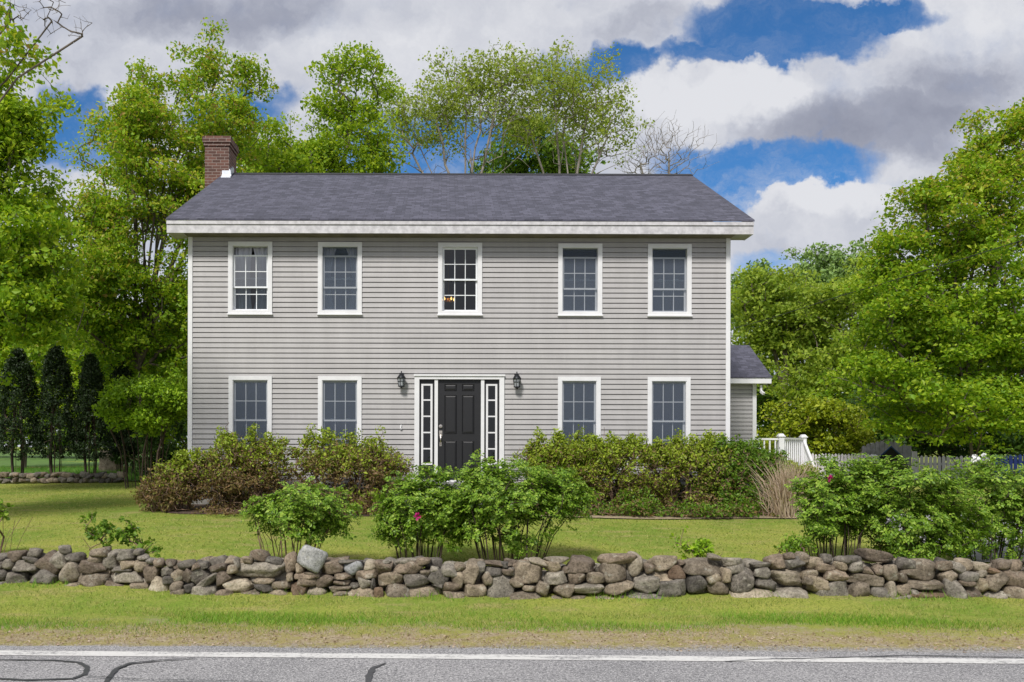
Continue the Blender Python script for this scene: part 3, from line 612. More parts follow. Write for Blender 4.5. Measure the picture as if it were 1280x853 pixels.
# wall lanterns
def lantern(px, py, label):
    X_, Z_ = wx(px, 17.87), wz(py, 17.87); Yc = YF - 0.135
    o = thing('wall_lantern', label, 'lamp', (X_, YF - 0.02, Z_), 'wall lanterns beside the front door')
    mb = MB(); mb.box(X_ - 0.045, X_ + 0.045, YF - 0.035, YF - 0.018, Z_ - 0.02, Z_ + 0.15); mb.bar((X_, YF - 0.035, Z_ + 0.13), (X_, YF - 0.10, Z_ + 0.175), 0.02); mb.bar((X_, YF - 0.10, Z_ + 0.175), (X_, Yc, Z_ + 0.145), 0.02); mb.build('bracket', M['black_metal'], o)
    mb = MB(); mb.ring(X_, Yc, [(0.0, Z_ + 0.165), (0.014, Z_ + 0.155), (0.012, Z_ + 0.135), (0.03, Z_ + 0.125), (0.06, Z_ + 0.085), (0.092, Z_ + 0.04), (0.095, Z_ + 0.025), (0.0, Z_ + 0.03)], 12); mb.build('cap', M['black_metal'], o, True)
    mb = MB()
    for j in range(6):
        a = j * math.pi / 3 + 0.26; c0, s0 = math.cos(a), math.sin(a); mb.bar((X_ + 0.082 * c0, Yc + 0.082 * s0, Z_ + 0.03), (X_ + 0.06 * c0, Yc + 0.06 * s0, Z_ - 0.13), 0.01)
    mb.ring(X_, Yc, [(0.0, Z_ - 0.128), (0.07, Z_ - 0.128), (0.07, Z_ - 0.142), (0.03, Z_ - 0.155), (0.012, Z_ - 0.175), (0.0, Z_ - 0.18)], 12); mb.ring(X_, Yc, [(0.079, Z_ - 0.03), (0.083, Z_ - 0.03), (0.083, Z_ - 0.04), (0.079, Z_ - 0.04)], 12); mb.build('cage', M['black_metal'], o)
    mb = MB(); mb.ring(X_, Yc, [(0.078, Z_ + 0.025), (0.057, Z_ - 0.126)], 12, 0.26); mb.build('glass_shade', M['seeded'], o, True)
    mb = MB(); mb.ring(X_, Yc, [(0.0, Z_ - 0.12), (0.015, Z_ - 0.12), (0.015, Z_ - 0.05), (0.008, Z_ - 0.02), (0.0, Z_ - 0.015)], 8); mb.build('candle', M['white'], o, True)
lantern(501.5, 475, 'black carriage lantern on the siding left of the front door, nearer the wall hook')
lantern(646, 475.5, 'black carriage lantern on the siding right of the front door')
# chandelier seen through the clear middle window
cc = W(560, 376, 19.4); o = thing('chandelier', 'lit brass chandelier glowing inside the middle upstairs window', 'lamp', (cc[0], cc[1], 6.0))
mb = MB(); mb.ring(cc[0], cc[1], [(0.012, 6.0), (0.012, cc[2] + 0.1), (0.04, cc[2] + 0.05), (0.02, cc[2] - 0.05)], 8)
for j in range(5):
    a = j * 2 * math.pi / 5 + 0.2; e = (cc[0] + 0.13 * math.cos(a), cc[1] + 0.13 * math.sin(a)); mb.bar((cc[0], cc[1], cc[2] - 0.03), (e[0], e[1], cc[2] - 0.02), 0.014)
    bm_ = MB(); bm_.ring(e[0], e[1], [(0.0, cc[2] - 0.01), (0.02, cc[2] + 0.01), (0.022, cc[2] + 0.03), (0.0, cc[2] + 0.075)], 8); bm_.build('bulb', M['bulb'], o, True)
mb.build('frame', M['brass'], o)

# ------------------------------------------------------------------ stones
def ico(n):
    bmx = __import__('bmesh'); b_ = bmx.new(); bmx.ops.create_icosphere(b_, subdivisions=n, radius=1.0)
    v = np.array([x_.co[:] for x_ in b_.verts]); f = np.array([[q.index for q in p.verts] for p in b_.faces]); b_.free(); return v, f
IV3, IF3 = ico(4); IV2, IF2 = ico(3)
def smooth_noise(p, rng, oct_=((1.6, 0.5), (3.3, 0.3), (7.0, 0.16))):
    r = np.zeros(len(p))
    for fq, am in oct_:
        for _ in range(4):
            k_ = rng.normal(size=3) * fq; r += am * np.sin(p @ k_ + rng.uniform(0, 6.28)) / 2
    return r
def stone_verts(c, w_, h_, dep, rot, rng, angular=0.5, fine=True):
    d = IV3 if fine else IV2
    n = rng.normal(size=(9, 3)); n /= np.linalg.norm(n, axis=1)[:, None]; ax = np.array([[1, 0, 0], [-1, 0, 0], [0, 1, 0], [0, -1, 0], [0, 0, 1], [0, 0, -1]], float) + rng.normal(0, 0.16, (6, 3))
    ax /= np.linalg.norm(ax, axis=1)[:, None]
    N = np.concatenate([ax, n]); hh = np.concatenate([rng.uniform(0.86, 1.0, 6), rng.uniform(0.78, 1.12, 9)])
    p = rng.uniform(6, 9) + 9 * angular
    s = (np.maximum(0, d @ N.T / hh) ** p).sum(1) ** (-1 / p)
    s *= 1 + 0.06 * smooth_noise(d * 1.5, rng) + 0.03 * smooth_noise(d * 4, rng) + 0.012 * smooth_noise(d * 11, rng)
    v = d * s[:, None]; v /= np.abs(v).max(0)
    v = v * np.array([w_ / 2, dep / 2, h_ / 2]); a = -R(rot); ca, sa = math.cos(a), math.sin(a)
    return np.stack([v[:, 0] * ca - v[:, 2] * sa, v[:, 1], v[:, 0] * sa + v[:, 2] * ca], -1) + c

ST = {0: """118 155 140 70 0 b;255 140 85 80 15 d;0 225 50 60 0 d;62 215 85 75 0 g;192 228 195 75 3 d;235 185 110 50 10 d;365 215 165 150 40 b;435 185 115 135 -20 g;470 110 95 60 0 g;557 162 140 65 0 d;22 292 75 75 0 d;115 325 205 110 -10 d;318 320 220 125 8 g;510 280 150 145 -20 p;670 238 200 85 8 b;690 188 120 75 5 t;733 130 130 65 -8 t;805 185 120 130 0 g;930 145 130 85 -5 g;935 210 120 75 0 t;890 250 150 45 0 d;695 340 225 130 0 t;510 385 205 75 -6 t;205 410 165 85 0 g;55 415 80 60 0 t;310 432 75 45 0 b;450 442 220 45 -3 t;690 438 130 40 0 t;920 305 245 75 -3 g;862 385 170 80 5 b;1015 380 145 85 0 t;985 450 210 55 0 t;1020 225 100 75 0 t;1100 275 110 135 20 b;1040 165 80 40 0 g;1000 125 70 45 0 d;1100 190 70 45 0 g;1160 200 80 60 0 b;1215 265 140 85 0 g;1160 395 165 160 10 p;1240 205 70 50 0 b;1235 325 110 60 0 d;20 375 50 60 0 g""",
 210: """140 215 135 65 -20 d;205 235 75 60 -45 b;255 220 90 60 0 d;90 290 105 85 -25 t;155 298 75 100 20 b;240 300 130 120 -30 d;365 240 120 60 -5 b;72 372 90 75 0 t;155 385 80 75 0 d;265 355 260 60 -38 d;400 300 150 100 -30 b;475 245 80 60 -10 t;70 455 150 115 0 t;255 440 200 135 -8 g;415 442 125 100 0 b;505 365 230 100 5 p;680 252 370 130 0 g;665 145 135 75 20 b;780 185 130 60 15 d;895 200 105 130 -10 b;965 235 60 80 0 t;585 180 80 50 0 t;505 200 30 75 -25 g;700 333 140 35 0 t;700 380 130 85 0 d;825 365 160 60 -5 t;570 450 210 90 -5 t;800 455 190 110 -5 t;1005 298 180 50 0 b;885 300 60 60 0 t;1020 335 150 65 0 b;960 395 120 110 -10 r;1135 330 150 85 -8 b;1090 408 125 75 5 p;920 465 80 70 0 d;1110 465 270 70 0 t;1200 232 210 95 -8 b;1260 298 90 45 0 b;1255 340 90 35 0 b;1245 385 130 45 0 t;1260 425 110 40 0 t;1060 285 110 45 0 t""",
 420: """110 190 160 35 0 d;130 232 130 95 -15 w;255 215 90 70 0 p;350 228 130 100 -5 b;375 185 70 40 0 g;510 190 160 40 -5 g;640 180 120 55 -5 b;535 235 235 100 -5 b;60 298 130 50 0 b;218 287 185 70 -4 b;50 340 110 40 0 b;50 380 130 40 0 t;135 365 65 50 0 d;215 350 100 85 5 g;270 350 40 80 0 d;400 315 215 105 -4 t;595 325 185 85 3 d;650 270 80 50 0 t;750 305 140 110 20 d;740 355 80 35 8 d;830 255 130 85 10 g;980 270 175 170 10 t;890 320 90 110 -20 t;845 373 135 65 5 b;180 445 245 110 0 t;310 420 80 95 10 r;460 425 210 130 0 t;640 430 300 130 0 t;870 450 190 85 0 t;1028 410 180 125 -10 t;1105 305 90 95 0 t;1180 207 190 35 5 b;1145 255 140 60 0 d;1060 225 60 70 0 g;1205 365 185 185 10 g;1110 480 70 30 0 d;900 225 80 55 0 t;1250 260 80 50 0 b;720 245 70 45 0 g""",
 630: """185 270 225 165 8 t;245 187 140 50 12 p;385 170 165 55 0 p;365 225 130 90 -8 t;575 215 250 110 5 b;455 242 70 50 0 b;825 168 270 70 -8 b;970 210 120 155 0 p;810 262 200 140 0 t;380 305 165 90 -5 g;530 305 135 105 15 b;665 305 130 80 5 t;1060 240 65 70 0 b;1165 190 190 100 -5 t;1150 290 160 100 0 t;1255 260 125 95 0 r;185 382 100 50 0 t;285 385 95 100 10 t;425 390 175 100 0 t;620 385 220 80 0 g;838 380 205 100 -4 t;1030 355 185 130 0 g;165 445 255 80 0 t;400 460 150 50 3 t;530 458 130 50 0 t;740 465 190 60 0 t;1025 450 245 80 0 g;1205 385 170 130 -5 g;1225 475 110 40 0 t;855 455 30 50 0 b;35 255 80 60 0 d;10 210 60 40 0 d;90 345 100 60 15 t""",
 840: """235 215 280 115 2 t;70 190 50 40 0 b;310 150 100 40 10 p;440 190 180 70 5 g;455 232 140 60 -8 g;395 285 60 110 5 t;515 310 200 165 -10 d;645 205 140 45 0 d;665 262 125 80 8 g;765 185 130 110 -5 b;855 145 95 50 0 b;890 190 135 85 -10 g;955 155 85 80 0 t;1030 190 120 85 -20 t;1125 160 75 75 0 d;1110 232 150 80 5 b;1225 215 100 60 10 t;45 375 110 130 0 g;175 350 150 140 0 d;305 305 130 80 -15 t;345 380 155 115 5 t;860 300 255 155 8 p;690 345 185 105 12 d;1000 270 110 80 0 t;1060 340 150 130 0 t;1195 285 150 85 -10 b;200 465 400 60 0 b;580 435 310 120 3 p;865 435 250 105 0 g;1165 410 255 165 -8 g;985 320 60 70 0 t;1245 170 90 50 0 d""",
 1050: """85 165 150 60 0 d;285 150 245 110 5 b;108 213 105 95 10 g;190 238 65 50 0 b;268 225 70 65 -10 b;355 255 115 115 -10 t;200 300 275 75 3 t;435 285 65 70 0 b;465 185 110 80 -8 d;585 235 275 140 0 t;720 200 110 70 10 b;830 215 95 60 25 g;858 188 110 90 10 t;765 275 115 85 -20 t;900 275 130 75 0 g;970 250 75 55 0 p;970 205 110 60 0 p;1080 310 145 150 25 t;1140 195 110 75 0 b;1215 200 100 80 -10 b;1220 280 190 130 15 b;1060 232 90 35 8 r;595 335 240 65 -3 t;145 372 125 100 0 t;278 383 150 85 8 g;360 360 70 105 0 p;440 370 90 95 0 t;517 385 70 35 0 g;790 365 125 150 -10 g;935 395 155 95 12 b;990 335 100 95 15 t;880 320 100 45 0 b;1225 390 150 95 15 t;630 430 280 95 0 r;410 445 150 55 3 g;235 450 130 45 0 g;465 420 50 35 0 g;915 455 200 65 8 b;1105 430 180 110 5 g;1245 465 90 50 10 t;130 440 60 40 0 r"""}
def wall_y(px): return float(np.interp(px, [-300, 0, 150, 235, 350, 700, 1280, 1600], [10.75, 10.55, 10.4, 10.1, 10.12, 10.05, 10.1, 10.1]))
stones = []
for x0, txt in ST.items():
    s_ = 5.565 if x0 == 1050 else 5.818
    for ln in txt.split(';'):
        a = ln.split(); cx_, cy_, w_, h_, ro = map(float, a[:5]); stones.append((x0 + cx_ / s_, 670 + cy_ / s_, w_ / s_, h_ / s_, ro, a[5]))
ext = [(p[0] - 222,) + p[1:] for p in stones if p[0] < 215] + [(p[0] + 232,) + p[1:] for p in stones if p[0] > 1056]
stones.sort(key=lambda p: -p[2] * p[3])
rng = np.random.default_rng(11)
FW = thing('stone_wall', 'long dry stone wall of mixed fieldstones between the road verge and the lawn', 'stone wall', (0.5, 10.2, 0.0))
acc = [[], [], []]; nacc = 0
def make_stone(p, fine):
    px, py, w_, h_, ro, kd = p
    low = py > 741; Yf = wall_y(px) + rng.uniform(0.0, 0.05) + (0.0 if low else (752 - py) / 60 * 0.10)
    sc = Yf / F; W_, H_ = w_ * sc * 1.13, h_ * sc * 1.17; dep = max(0.20, min(0.55, (W_ + H_) * 0.55))
    Y = Yf + dep / 2; c = W(px, py, Yf + 0.08); c[1] = Y
    return stone_verts(c, W_, H_, dep, ro, rng, rng.choice([0.4, 1.2, 3.0]), fine), SK.index(kd)
for i, p in enumerate(stones):
    if i < 100:
        v, kd = make_stone(p, True); mesh_np('stone', v, IF3, SM[kd], FW, smooth=True)
    else:
        v, kd = make_stone(p, False); acc[0].append(v); acc[1].append(IF2 + nacc); acc[2].append(np.full(len(IF2), kd)); nacc += len(v)
for p in ext:
    v, kd = make_stone(p, False); acc[0].append(v); acc[1].append(IF2 + nacc); acc[2].append(np.full(len(IF2), kd)); nacc += len(v)
for px in np.arange(-180, 1480, 13):                    # hearting behind the faced stones, and the back face
    for row in range(4):
        for lay in range(2):
            Yc = wall_y(px) + 0.36 + 0.22 * lay + rng.uniform(-0.04, 0.04); top = 0.50 - 0.04 * lay + 0.03 * math.sin(px * 0.05)
            z = 0.06 + row * top / 4.2 + rng.uniform(-0.02, 0.02); w_, h_ = rng.uniform(0.14, 0.34), rng.uniform(0.11, 0.17)
            if rng.random() < 0.35 and row == 3: continue
            v = stone_verts(np.array([wx(px + rng.uniform(-6, 6), Yc), Yc, z]), w_, h_, rng.uniform(0.16, 0.26), rng.uniform(-20, 20), rng, 0.4, False)
            acc[0].append(v); acc[1].append(IF2 + nacc); acc[2].append(np.full(len(IF2), int(rng.choice([1, 2, 3, 0])))); nacc += len(v)
o = mesh_np('small_stones', np.concatenate(acc[0]), np.concatenate(acc[1]), SM, FW, smooth=True, fm=np.concatenate(acc[2])); o['kind'] = 'stuff'
c = W(390, 698.5, 10.25); v = stone_verts(c, 0.345, 0.31, 0.28, 25, np.random.default_rng(3), 1.0)
tag(mesh_np('boulder', v, IF3, SM[6], smooth=True, loc=tuple(c)), 'pale speckled granite boulder perched on top of the stone wall', 'boulder')
# low far wall on the left
LW = thing('stone_wall', 'low dark stone wall at the back of the left lawn', 'stone wall', (-10.5, 24.5, 0.8))
far = []
for px in np.arange(-60, 150, 6.5):
    for row in range(2):
        Y = 24.4 + rng.uniform(-0.05, 0.05); far.append((np.array([wx(px + rng.uniform(-2, 2) + 3 * row, Y), Y, gz(-10, Y) + 0.07 + 0.14 * row + rng.uniform(-0.02, 0.02)]), rng.uniform(0.18, 0.36), rng.uniform(0.14, 0.2)))
for c, w_, h_ in far:
    mesh_np('stone', stone_verts(c, w_, h_, 0.3, rng.uniform(-12, 12), rng, 0.5, False), IF2, SM[int(rng.choice([1, 3, 2, 0]))], LW, smooth=True)
c = W(140, 572, 30); c[2] = gz(c[0], 30) + 0.35
tag(mesh_np('boulder', stone_verts(c, 0.8, 1.2, 0.7, 5, rng, 0.3), IF3, SM[2], smooth=True, loc=tuple(c)), 'tall tan boulder among the dark columnar evergreens', 'boulder')

# ------------------------------------------------------------------ vegetation
def unit(v): return v / np.maximum(1e-9, np.linalg.norm(v, axis=-1, keepdims=True))
def leaf_geo(cen, L, rng, up=0.6, aspect=0.6, fold=0.12, droop=0.0):
    n = len(cen); nor = rng.normal(size=(n, 3)); nor = unit(unit(nor) + np.array([0, 0, 1.0]) * up)
    t_ = rng.normal(size=(n, 3)); t_[:, 2] -= droop; t_ = unit(t_ - (t_ * nor).sum(1, keepdims=True) * nor); s_ = np.cross(nor, t_)
    L = (L * np.clip(rng.lognormal(-0.03, 0.34, n), 0.45, 1.9))[:, None]; Wd = L * aspect * rng.uniform(0.8, 1.2, (n, 1))
    a = cen - t_ * L / 2; b_ = cen + s_ * Wd / 2 + nor * L * fold - t_ * L * 0.05; c = cen + t_ * L / 2; d = cen - s_ * Wd / 2 + nor * L * fold - t_ * L * 0.05
    v = np.stack([a, b_, c, d], 1).reshape(-1, 3); f = np.arange(n * 4).reshape(n, 4); return v, f
def pinnate_geo(cen, L, rng, centre, up=0.8):
    n = len(cen); nor = unit(rng.normal(size=(n, 3)) * 0.45 + unit(cen - centre) * 0.7 + np.array([0, -0.15, up])); t_ = rng.normal(size=(n, 3)); t_ = unit(t_ - (t_ * nor).sum(1, keepdims=True) * nor); s_ = np.cross(nor, t_)
    L = (L * rng.uniform(0.7, 1.25, n))[:, None]; V_ = []
    for along, side in ((1.0, 0), (0.45, 1), (0.45, -1), (-0.25, 1), (-0.25, -1), (-0.9, 1), (-0.9, -1)):
        d = unit(t_ * (1.0 if side == 0 else 0.55) + s_ * side * 0.85 + rng.normal(0, 0.16, (n, 3))); w_ = unit(np.cross(nor + rng.normal(0, 0.22, (n, 3)), d)); k_ = L * (0.8 if along < -0.5 else 1.0)
        b0 = cen + t_ * along * L * 0.95 - nor * L * 0.12 * abs(side); mid = b0 + d * k_ * 0.5
        V_.append(np.stack([b0, mid - w_ * k_ * 0.33 + nor * k_ * 0.08, b0 + d * k_ - nor * k_ * 0.1, mid + w_ * k_ * 0.33 + nor * k_ * 0.08], 1))
    v = np.stack(V_, 1).reshape(-1, 3); return v, np.arange(len(v)).reshape(-1, 4)
def tubes(A, B, ra, rb, ns=5):
    d = unit(B - A); ref = np.where(np.abs(d[:, 2:3]) > 0.9, np.array([[1.0, 0, 0]]), np.array([[0, 0, 1.0]])); u = unit(np.cross(d, ref)); w_ = np.cross(d, u)
    ang = np.arange(ns) * 2 * np.pi / ns; cs = (np.cos(ang)[None, :, None] * u[:, None] + np.sin(ang)[None, :, None] * w_[:, None])
    v = np.concatenate([A[:, None] + cs * ra[:, None, None], B[:, None] + cs * rb[:, None, None]], 1)
    E = len(A); base = (np.arange(E) * 2 * ns)[:, None]; j = np.arange(ns)[None]; j2 = (j + 1) % ns
    return v.reshape(-1, 3), np.stack([base + j, base + j2, base + ns + j2, base + ns + j], -1).reshape(-1, 4)
def grow(targets, roots, rng, pen=1.5, wob=0.10, rtip=0.012, expo=0.45, rmax=0.4, seg=3):
    """roots: list of polylines (start at the ground). Returns edges with radii."""
    cap = len(targets) * seg + sum(len(r_) for r_ in roots) + 8
    pos = np.zeros((cap, 3)); par = np.full(cap, -1); n = 0
    for r_ in roots:
        for i, p in enumerate(r_): pos[n] = p; par[n] = n - 1 if i else -1; n += 1
    rc = np.array([r_[-1] for r_ in roots]); order = np.argsort(np.linalg.norm(targets[:, None] - rc[None], axis=2).min(1))
    cnt = np.zeros(cap)
    for ti in order:
        t_ = targets[ti]; dv = t_ - pos[:n]; hd = np.linalg.norm(dv, axis=1)
        cost = hd + pen * np.maximum(0, 0.35 * np.linalg.norm(dv[:, :2], axis=1) - dv[:, 2])
        j = int(np.argmin(cost)); p = pos[j].copy(); L = hd[j]; mid = (p + t_) / 2 + rng.normal(0, wob * L, 3); mid[2] += 0.06 * L; prev = j
        for q in range(1, seg + 1):
            u = q / seg; pos[n] = p * (1 - u) ** 2 + 2 * mid * u * (1 - u) + t_ * u * u; par[n] = prev; prev = n; n += 1
        cnt[prev] += 1
    for i in range(n - 1, -1, -1):
        if par[i] >= 0: cnt[par[i]] += cnt[i]
    rad = np.minimum(rmax, rtip * np.maximum(1, cnt) ** expo); e = np.where(par[:n] >= 0)[0]
    return pos[par[e]], pos[e], rad[par[e]], rad[e]
def sample_blobs(blobs, n, rng, lumps=9, lr=0.42, shell=0.55):
    """blobs: (centre, radii). Targets gathered in lumps towards the outside of each blob."""
    vol = np.array([b_[1].prod() ** (2 / 3) for b_ in blobs]); k_ = rng.choice(len(blobs), n, p=vol / vol.sum()); res = np.zeros((n, 3))
    for i, (c, r_) in enumerate(blobs):
        m_ = k_ == i; q = int(m_.sum())
        if not q: continue
        ld = unit(rng.normal(size=(lumps, 3))) * (rng.uniform(shell ** 3, 0.85, (lumps, 1)) ** (1 / 3)); pick = rng.integers(0, lumps, q)
        off = unit(rng.normal(size=(q, 3))) * (rng.random((q, 1)) ** (1 / 3)) * lr * rng.uniform(0.6, 1.25, (lumps, 1))[pick]
        res[m_] = c + (ld[pick] + off) * r_
    return res
def px_blobs(Y, lst):
    o_ = []
    for b_ in lst:
        px, py, rx_, ry_ = b_[:4]; dy_ = b_[4] if len(b_) > 4 else 0.0; c = W(px, py, Y + dy_); s_ = (Y + dy_) / F
        o_.append((c, np.array([rx_ * s_, rx_ * s_ * 0.85, ry_ * s_])))
    return o_
def cluster_leaves(tg, per, rad, flat, rng):
    n = len(tg); k_ = np.maximum(1, rng.poisson(per, n)); idx = np.repeat(np.arange(n), k_)
    off = np.clip(rng.normal(size=(len(idx), 3)), -1.5, 1.5) * rad * 0.55; off[:, 2] *= flat
    off[:, 2] -= 0.25 * np.abs(off[:, :2]).sum(1) * flat
    return tg[idx] + off
def tree(label, px, Y, blobs, leaf, seed, n=320, per=70, rad=0.55, flat=0.45, L=0.17, trunk_r=0.28, bark='bark', top=None, lean=0.0, lumps=9, lr=0.42, cat='tree', name='tree', up=0.6, bare=None, pen=1.5, rtip=0.012, group=None, shell=0.55, droop=0.3, expo=0.42, wob=0.05, fork=3, leaf2=None, split=0.5):
    rng = np.random.default_rng(seed); X_ = wx(px, Y); g = gz(X_, Y); o = thing(name, label, cat, (X_, Y, g), group)
    bl = px_blobs(Y, blobs); tg = sample_blobs(bl, n, rng, lumps, lr, shell)
    tg = tg[tg[:, 2] > g + 0.5]
    allz = tg[:, 2]; tz = top if top else g + (np.percentile(allz, 55) - g)
    cx_ = np.average([b_[0][0] for b_ in bl]); m_ = 8
    u = np.linspace(0, 1, m_)[:, None]; trunk = np.array([X_, Y, g - 0.1]) * (1 - u) + np.array([X_ + (cx_ - X_) * 0.6 + lean, Y, tz]) * u; trunk[1:-1] += rng.normal(0, 0.05, (m_ - 2, 3)) * (tz - g) / 8
    allt = tg if bare is None else np.concatenate([tg, sample_blobs(px_blobs(Y, bare[0]), bare[1], rng, lumps, lr, shell)])
    roots = [trunk]; sp = trunk[fork]
    if per or bare is not None: bl = list(bl) + ([] if bare is None else px_blobs(Y, bare[0]))
    for c_, r_ in bl:
        e = c_ - np.array([0, 0, 0.35]) * r_; mid = sp * 0.45 + e * 0.55 + np.array([-(e - sp)[0] * 0.15, 0, 0.0]); ts = np.linspace(0, 1, 7)[:, None]
        q_ = sp * (1 - ts) ** 2 + 2 * mid * ts * (1 - ts) + e * ts * ts; q_[1:] += rng.normal(0, 0.06, (6, 3)); roots.append(q_)
    A, B, ra, rb = grow(allt, roots, rng, pen, wob, rtip, expo, trunk_r)
    v, f = tubes(A, B, ra, rb, 6); mesh_np('trunk', v, f, M[bark], o, smooth=True)
    if per:
        cl = cluster_leaves(tg, per, rad, flat, rng); v, f = leaf_geo(cl, L, rng, up, 0.62, 0.1, droop)
        fm = None
        if leaf2:                       # lit top and darker low crown put into leaf colour, beside real reddish growth
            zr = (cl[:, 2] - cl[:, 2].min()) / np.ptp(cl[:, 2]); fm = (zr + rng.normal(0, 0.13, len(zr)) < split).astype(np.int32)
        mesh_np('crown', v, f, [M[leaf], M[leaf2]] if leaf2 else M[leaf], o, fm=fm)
    return o
def shrub(label, px, Y, blobs, leaf, seed, n=160, per=30, rad=0.12, flat=0.7, L=0.05, stems=9, spread=0.35, bark='twig', rtip=0.004, leaf2=None, frac2=0.0, cat='shrub', name='shrub', group=None, lumps=14, lr=0.4, up=0.5, shell=0.5, extra=0, pinnate=False, expo=0.4, zcol=None):
    rng = np.random.default_rng(seed); X_ = wx(px, Y); g = gz(X_, Y); o = thing(name, label, cat, (X_, Y, g), group)
    tg = sample_blobs(px_blobs(Y, blobs), n, rng, lumps, lr, shell); tg[:, 2] = np.maximum(tg[:, 2], g + 0.06)
    span = np.ptp(tg[:, 0]) * spread
    roots = []
    for i in range(stems):
        bx_ = X_ + rng.uniform(-0.5, 0.5) * span; by_ = Y + rng.uniform(-0.25, 0.25); hz_ = np.percentile(tg[:, 2], 45) - g
        tx_ = bx_ + (bx_ - X_) * 0.7 + rng.normal(0, 0.08); roots.append(np.array([[bx_, by_, g - 0.05], [bx_ * 0.6 + tx_ * 0.4, by_ + rng.normal(0, 0.05), g + hz_ * 0.45], [tx_, by_ + rng.normal(0, 0.1), g + hz_ * rng.uniform(0.6, 0.95)]]))
    allt = tg
    if extra: allt = np.concatenate([tg, sample_blobs(px_blobs(Y, [(b_[0], b_[1], b_[2] * 1.02, b_[3] * 1.02) for b_ in blobs]), extra, rng, 30, 0.5, 0.2)])
    allt = allt.copy(); allt[:, 2] = np.maximum(allt[:, 2], g + 0.05)
    A, B, ra, rb = grow(allt, roots, rng, 1.0, 0.12, rtip, expo, 0.05)
    v, f = tubes(A, B, ra, rb, 4); mesh_np('stems', v, f, M[bark], o, smooth=True)
    cen = cluster_leaves(tg, per, rad, flat, rng)
    cen[:, 2] = np.maximum(cen[:, 2], g + 0.03)
    if pinnate:
        v, f = pinnate_geo(cen, L, rng, np.array([X_, Y, g + 0.55])); mesh_np('foliage', v, f, M[leaf], o)
        return o
    if leaf2:
        zr = (cen[:, 2] - g) / max(0.1, np.ptp(cen[:, 2])); pick = rng.random(len(cen)) < np.clip(frac2 * (1.75 - 1.9 * zr), 0, 1)
        v, f = leaf_geo(cen[~pick], L, rng, up); mesh_np('foliage', v, f, M[leaf], o)
        if pick.any(): v, f = leaf_geo(cen[pick], L * 0.9, rng, up); q = mesh_np('foliage', v, f, M[leaf2], o); q['label'] = 'browned lower leaves'
    else:
        v, f = leaf_geo(cen, L, rng, up); mesh_np('foliage', v, f, M[leaf], o)
    return o
def flower(parent, p, r_, m_):
    rng = np.random.default_rng(int(p[0] * 1000) % 999 + 5); v = []; f = []
    for q in range(14):
        a = rng.uniform(0, 6.28); el = rng.uniform(-0.3, 1.2); d = np.array([math.cos(a) * math.cos(el), -abs(math.sin(el)), math.sin(a) * math.cos(el)]); s_ = unit(np.cross(d, rng.normal(size=3)))
        i = len(v); v += [p, p + d * r_ * 0.7 + s_ * r_ * 0.4, p + d * r_ * 1.1, p + d * r_ * 0.7 - s_ * r_ * 0.4]; f.append((i, i + 1, i + 2, i + 3))
    mesh_np('flower', v, np.array(f), m_, parent)

# trees, left to right
tree('tree past the left edge, leaf sprays and bare twigs hanging into the top corner', -330, 13, [(-260, 230, 150, 140), (-200, 60, 120, 120), (-300, 330, 120, 70), (-12, 18, 40, 24), (12, 60, 42, 12), (-60, 50, 60, 40)], 'leaf_maple_red', 20, n=330, per=60, rad=0.34, L=0.095, bare=([(62, 22, 46, 18), (100, 36, 20, 18), (20, 20, 40, 20)], 150), shell=0.2, lumps=16, lr=0.5, rtip=0.002, wob=0.03, expo=0.5, pen=0.4)
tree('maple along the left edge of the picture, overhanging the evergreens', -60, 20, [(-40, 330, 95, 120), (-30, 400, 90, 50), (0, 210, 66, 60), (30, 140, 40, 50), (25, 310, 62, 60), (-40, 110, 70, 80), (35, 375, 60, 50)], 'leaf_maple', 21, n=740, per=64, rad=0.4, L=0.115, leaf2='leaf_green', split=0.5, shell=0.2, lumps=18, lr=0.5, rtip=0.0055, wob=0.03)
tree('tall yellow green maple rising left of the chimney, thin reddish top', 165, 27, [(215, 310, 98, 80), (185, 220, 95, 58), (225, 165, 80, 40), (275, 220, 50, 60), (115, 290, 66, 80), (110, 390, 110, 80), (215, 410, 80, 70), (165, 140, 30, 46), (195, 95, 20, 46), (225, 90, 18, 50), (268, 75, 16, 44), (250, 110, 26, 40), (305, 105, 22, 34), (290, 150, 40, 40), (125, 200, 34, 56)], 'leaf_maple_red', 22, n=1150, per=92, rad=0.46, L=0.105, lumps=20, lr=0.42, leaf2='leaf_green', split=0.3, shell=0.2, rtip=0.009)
tree('yellow green maple just right of the chimney behind the roof', 395, 31, [(420, 170, 66, 52), (350, 190, 66, 36), (445, 110, 46, 42), (390, 215, 90, 30), (320, 195, 40, 34), (470, 190, 30, 40)], 'leaf_maple', 23, n=460, per=62, rad=0.46, L=0.115, shell=0.2, lumps=18, lr=0.5, rtip=0.010)
tree('airy pale leaved tree with grey limbs left of centre behind the ridge', 588, 36, [(600, 115, 84, 50), (545, 140, 62, 44), (630, 85, 46, 30), (515, 160, 36, 30), (580, 95, 40, 34)], 'leaf_birch', 24, n=640, per=19, rad=0.42, flat=0.6, L=0.115, bark='bark_pale', top=11.5, fork=6, rtip=0.0075, bare=([(515, 180, 46, 42), (590, 170, 80, 45)], 150), shell=0.1, lr=0.55, trunk_r=0.16, lumps=18, expo=0.38)
tree('airy pale leaved tree with grey limbs right of centre behind the ridge', 705, 37, [(705, 125, 84, 52), (758, 160, 40, 42), (690, 95, 50, 34), (735, 120, 44, 40), (660, 150, 40, 40)], 'leaf_birch', 25, n=640, per=19, rad=0.42, flat=0.6, L=0.115, bark='bark_pale', top=11.5, fork=6, rtip=0.0075, bare=([(720, 180, 75, 38)], 120), shell=0.1, lr=0.55, trunk_r=0.16, lumps=18, expo=0.38)
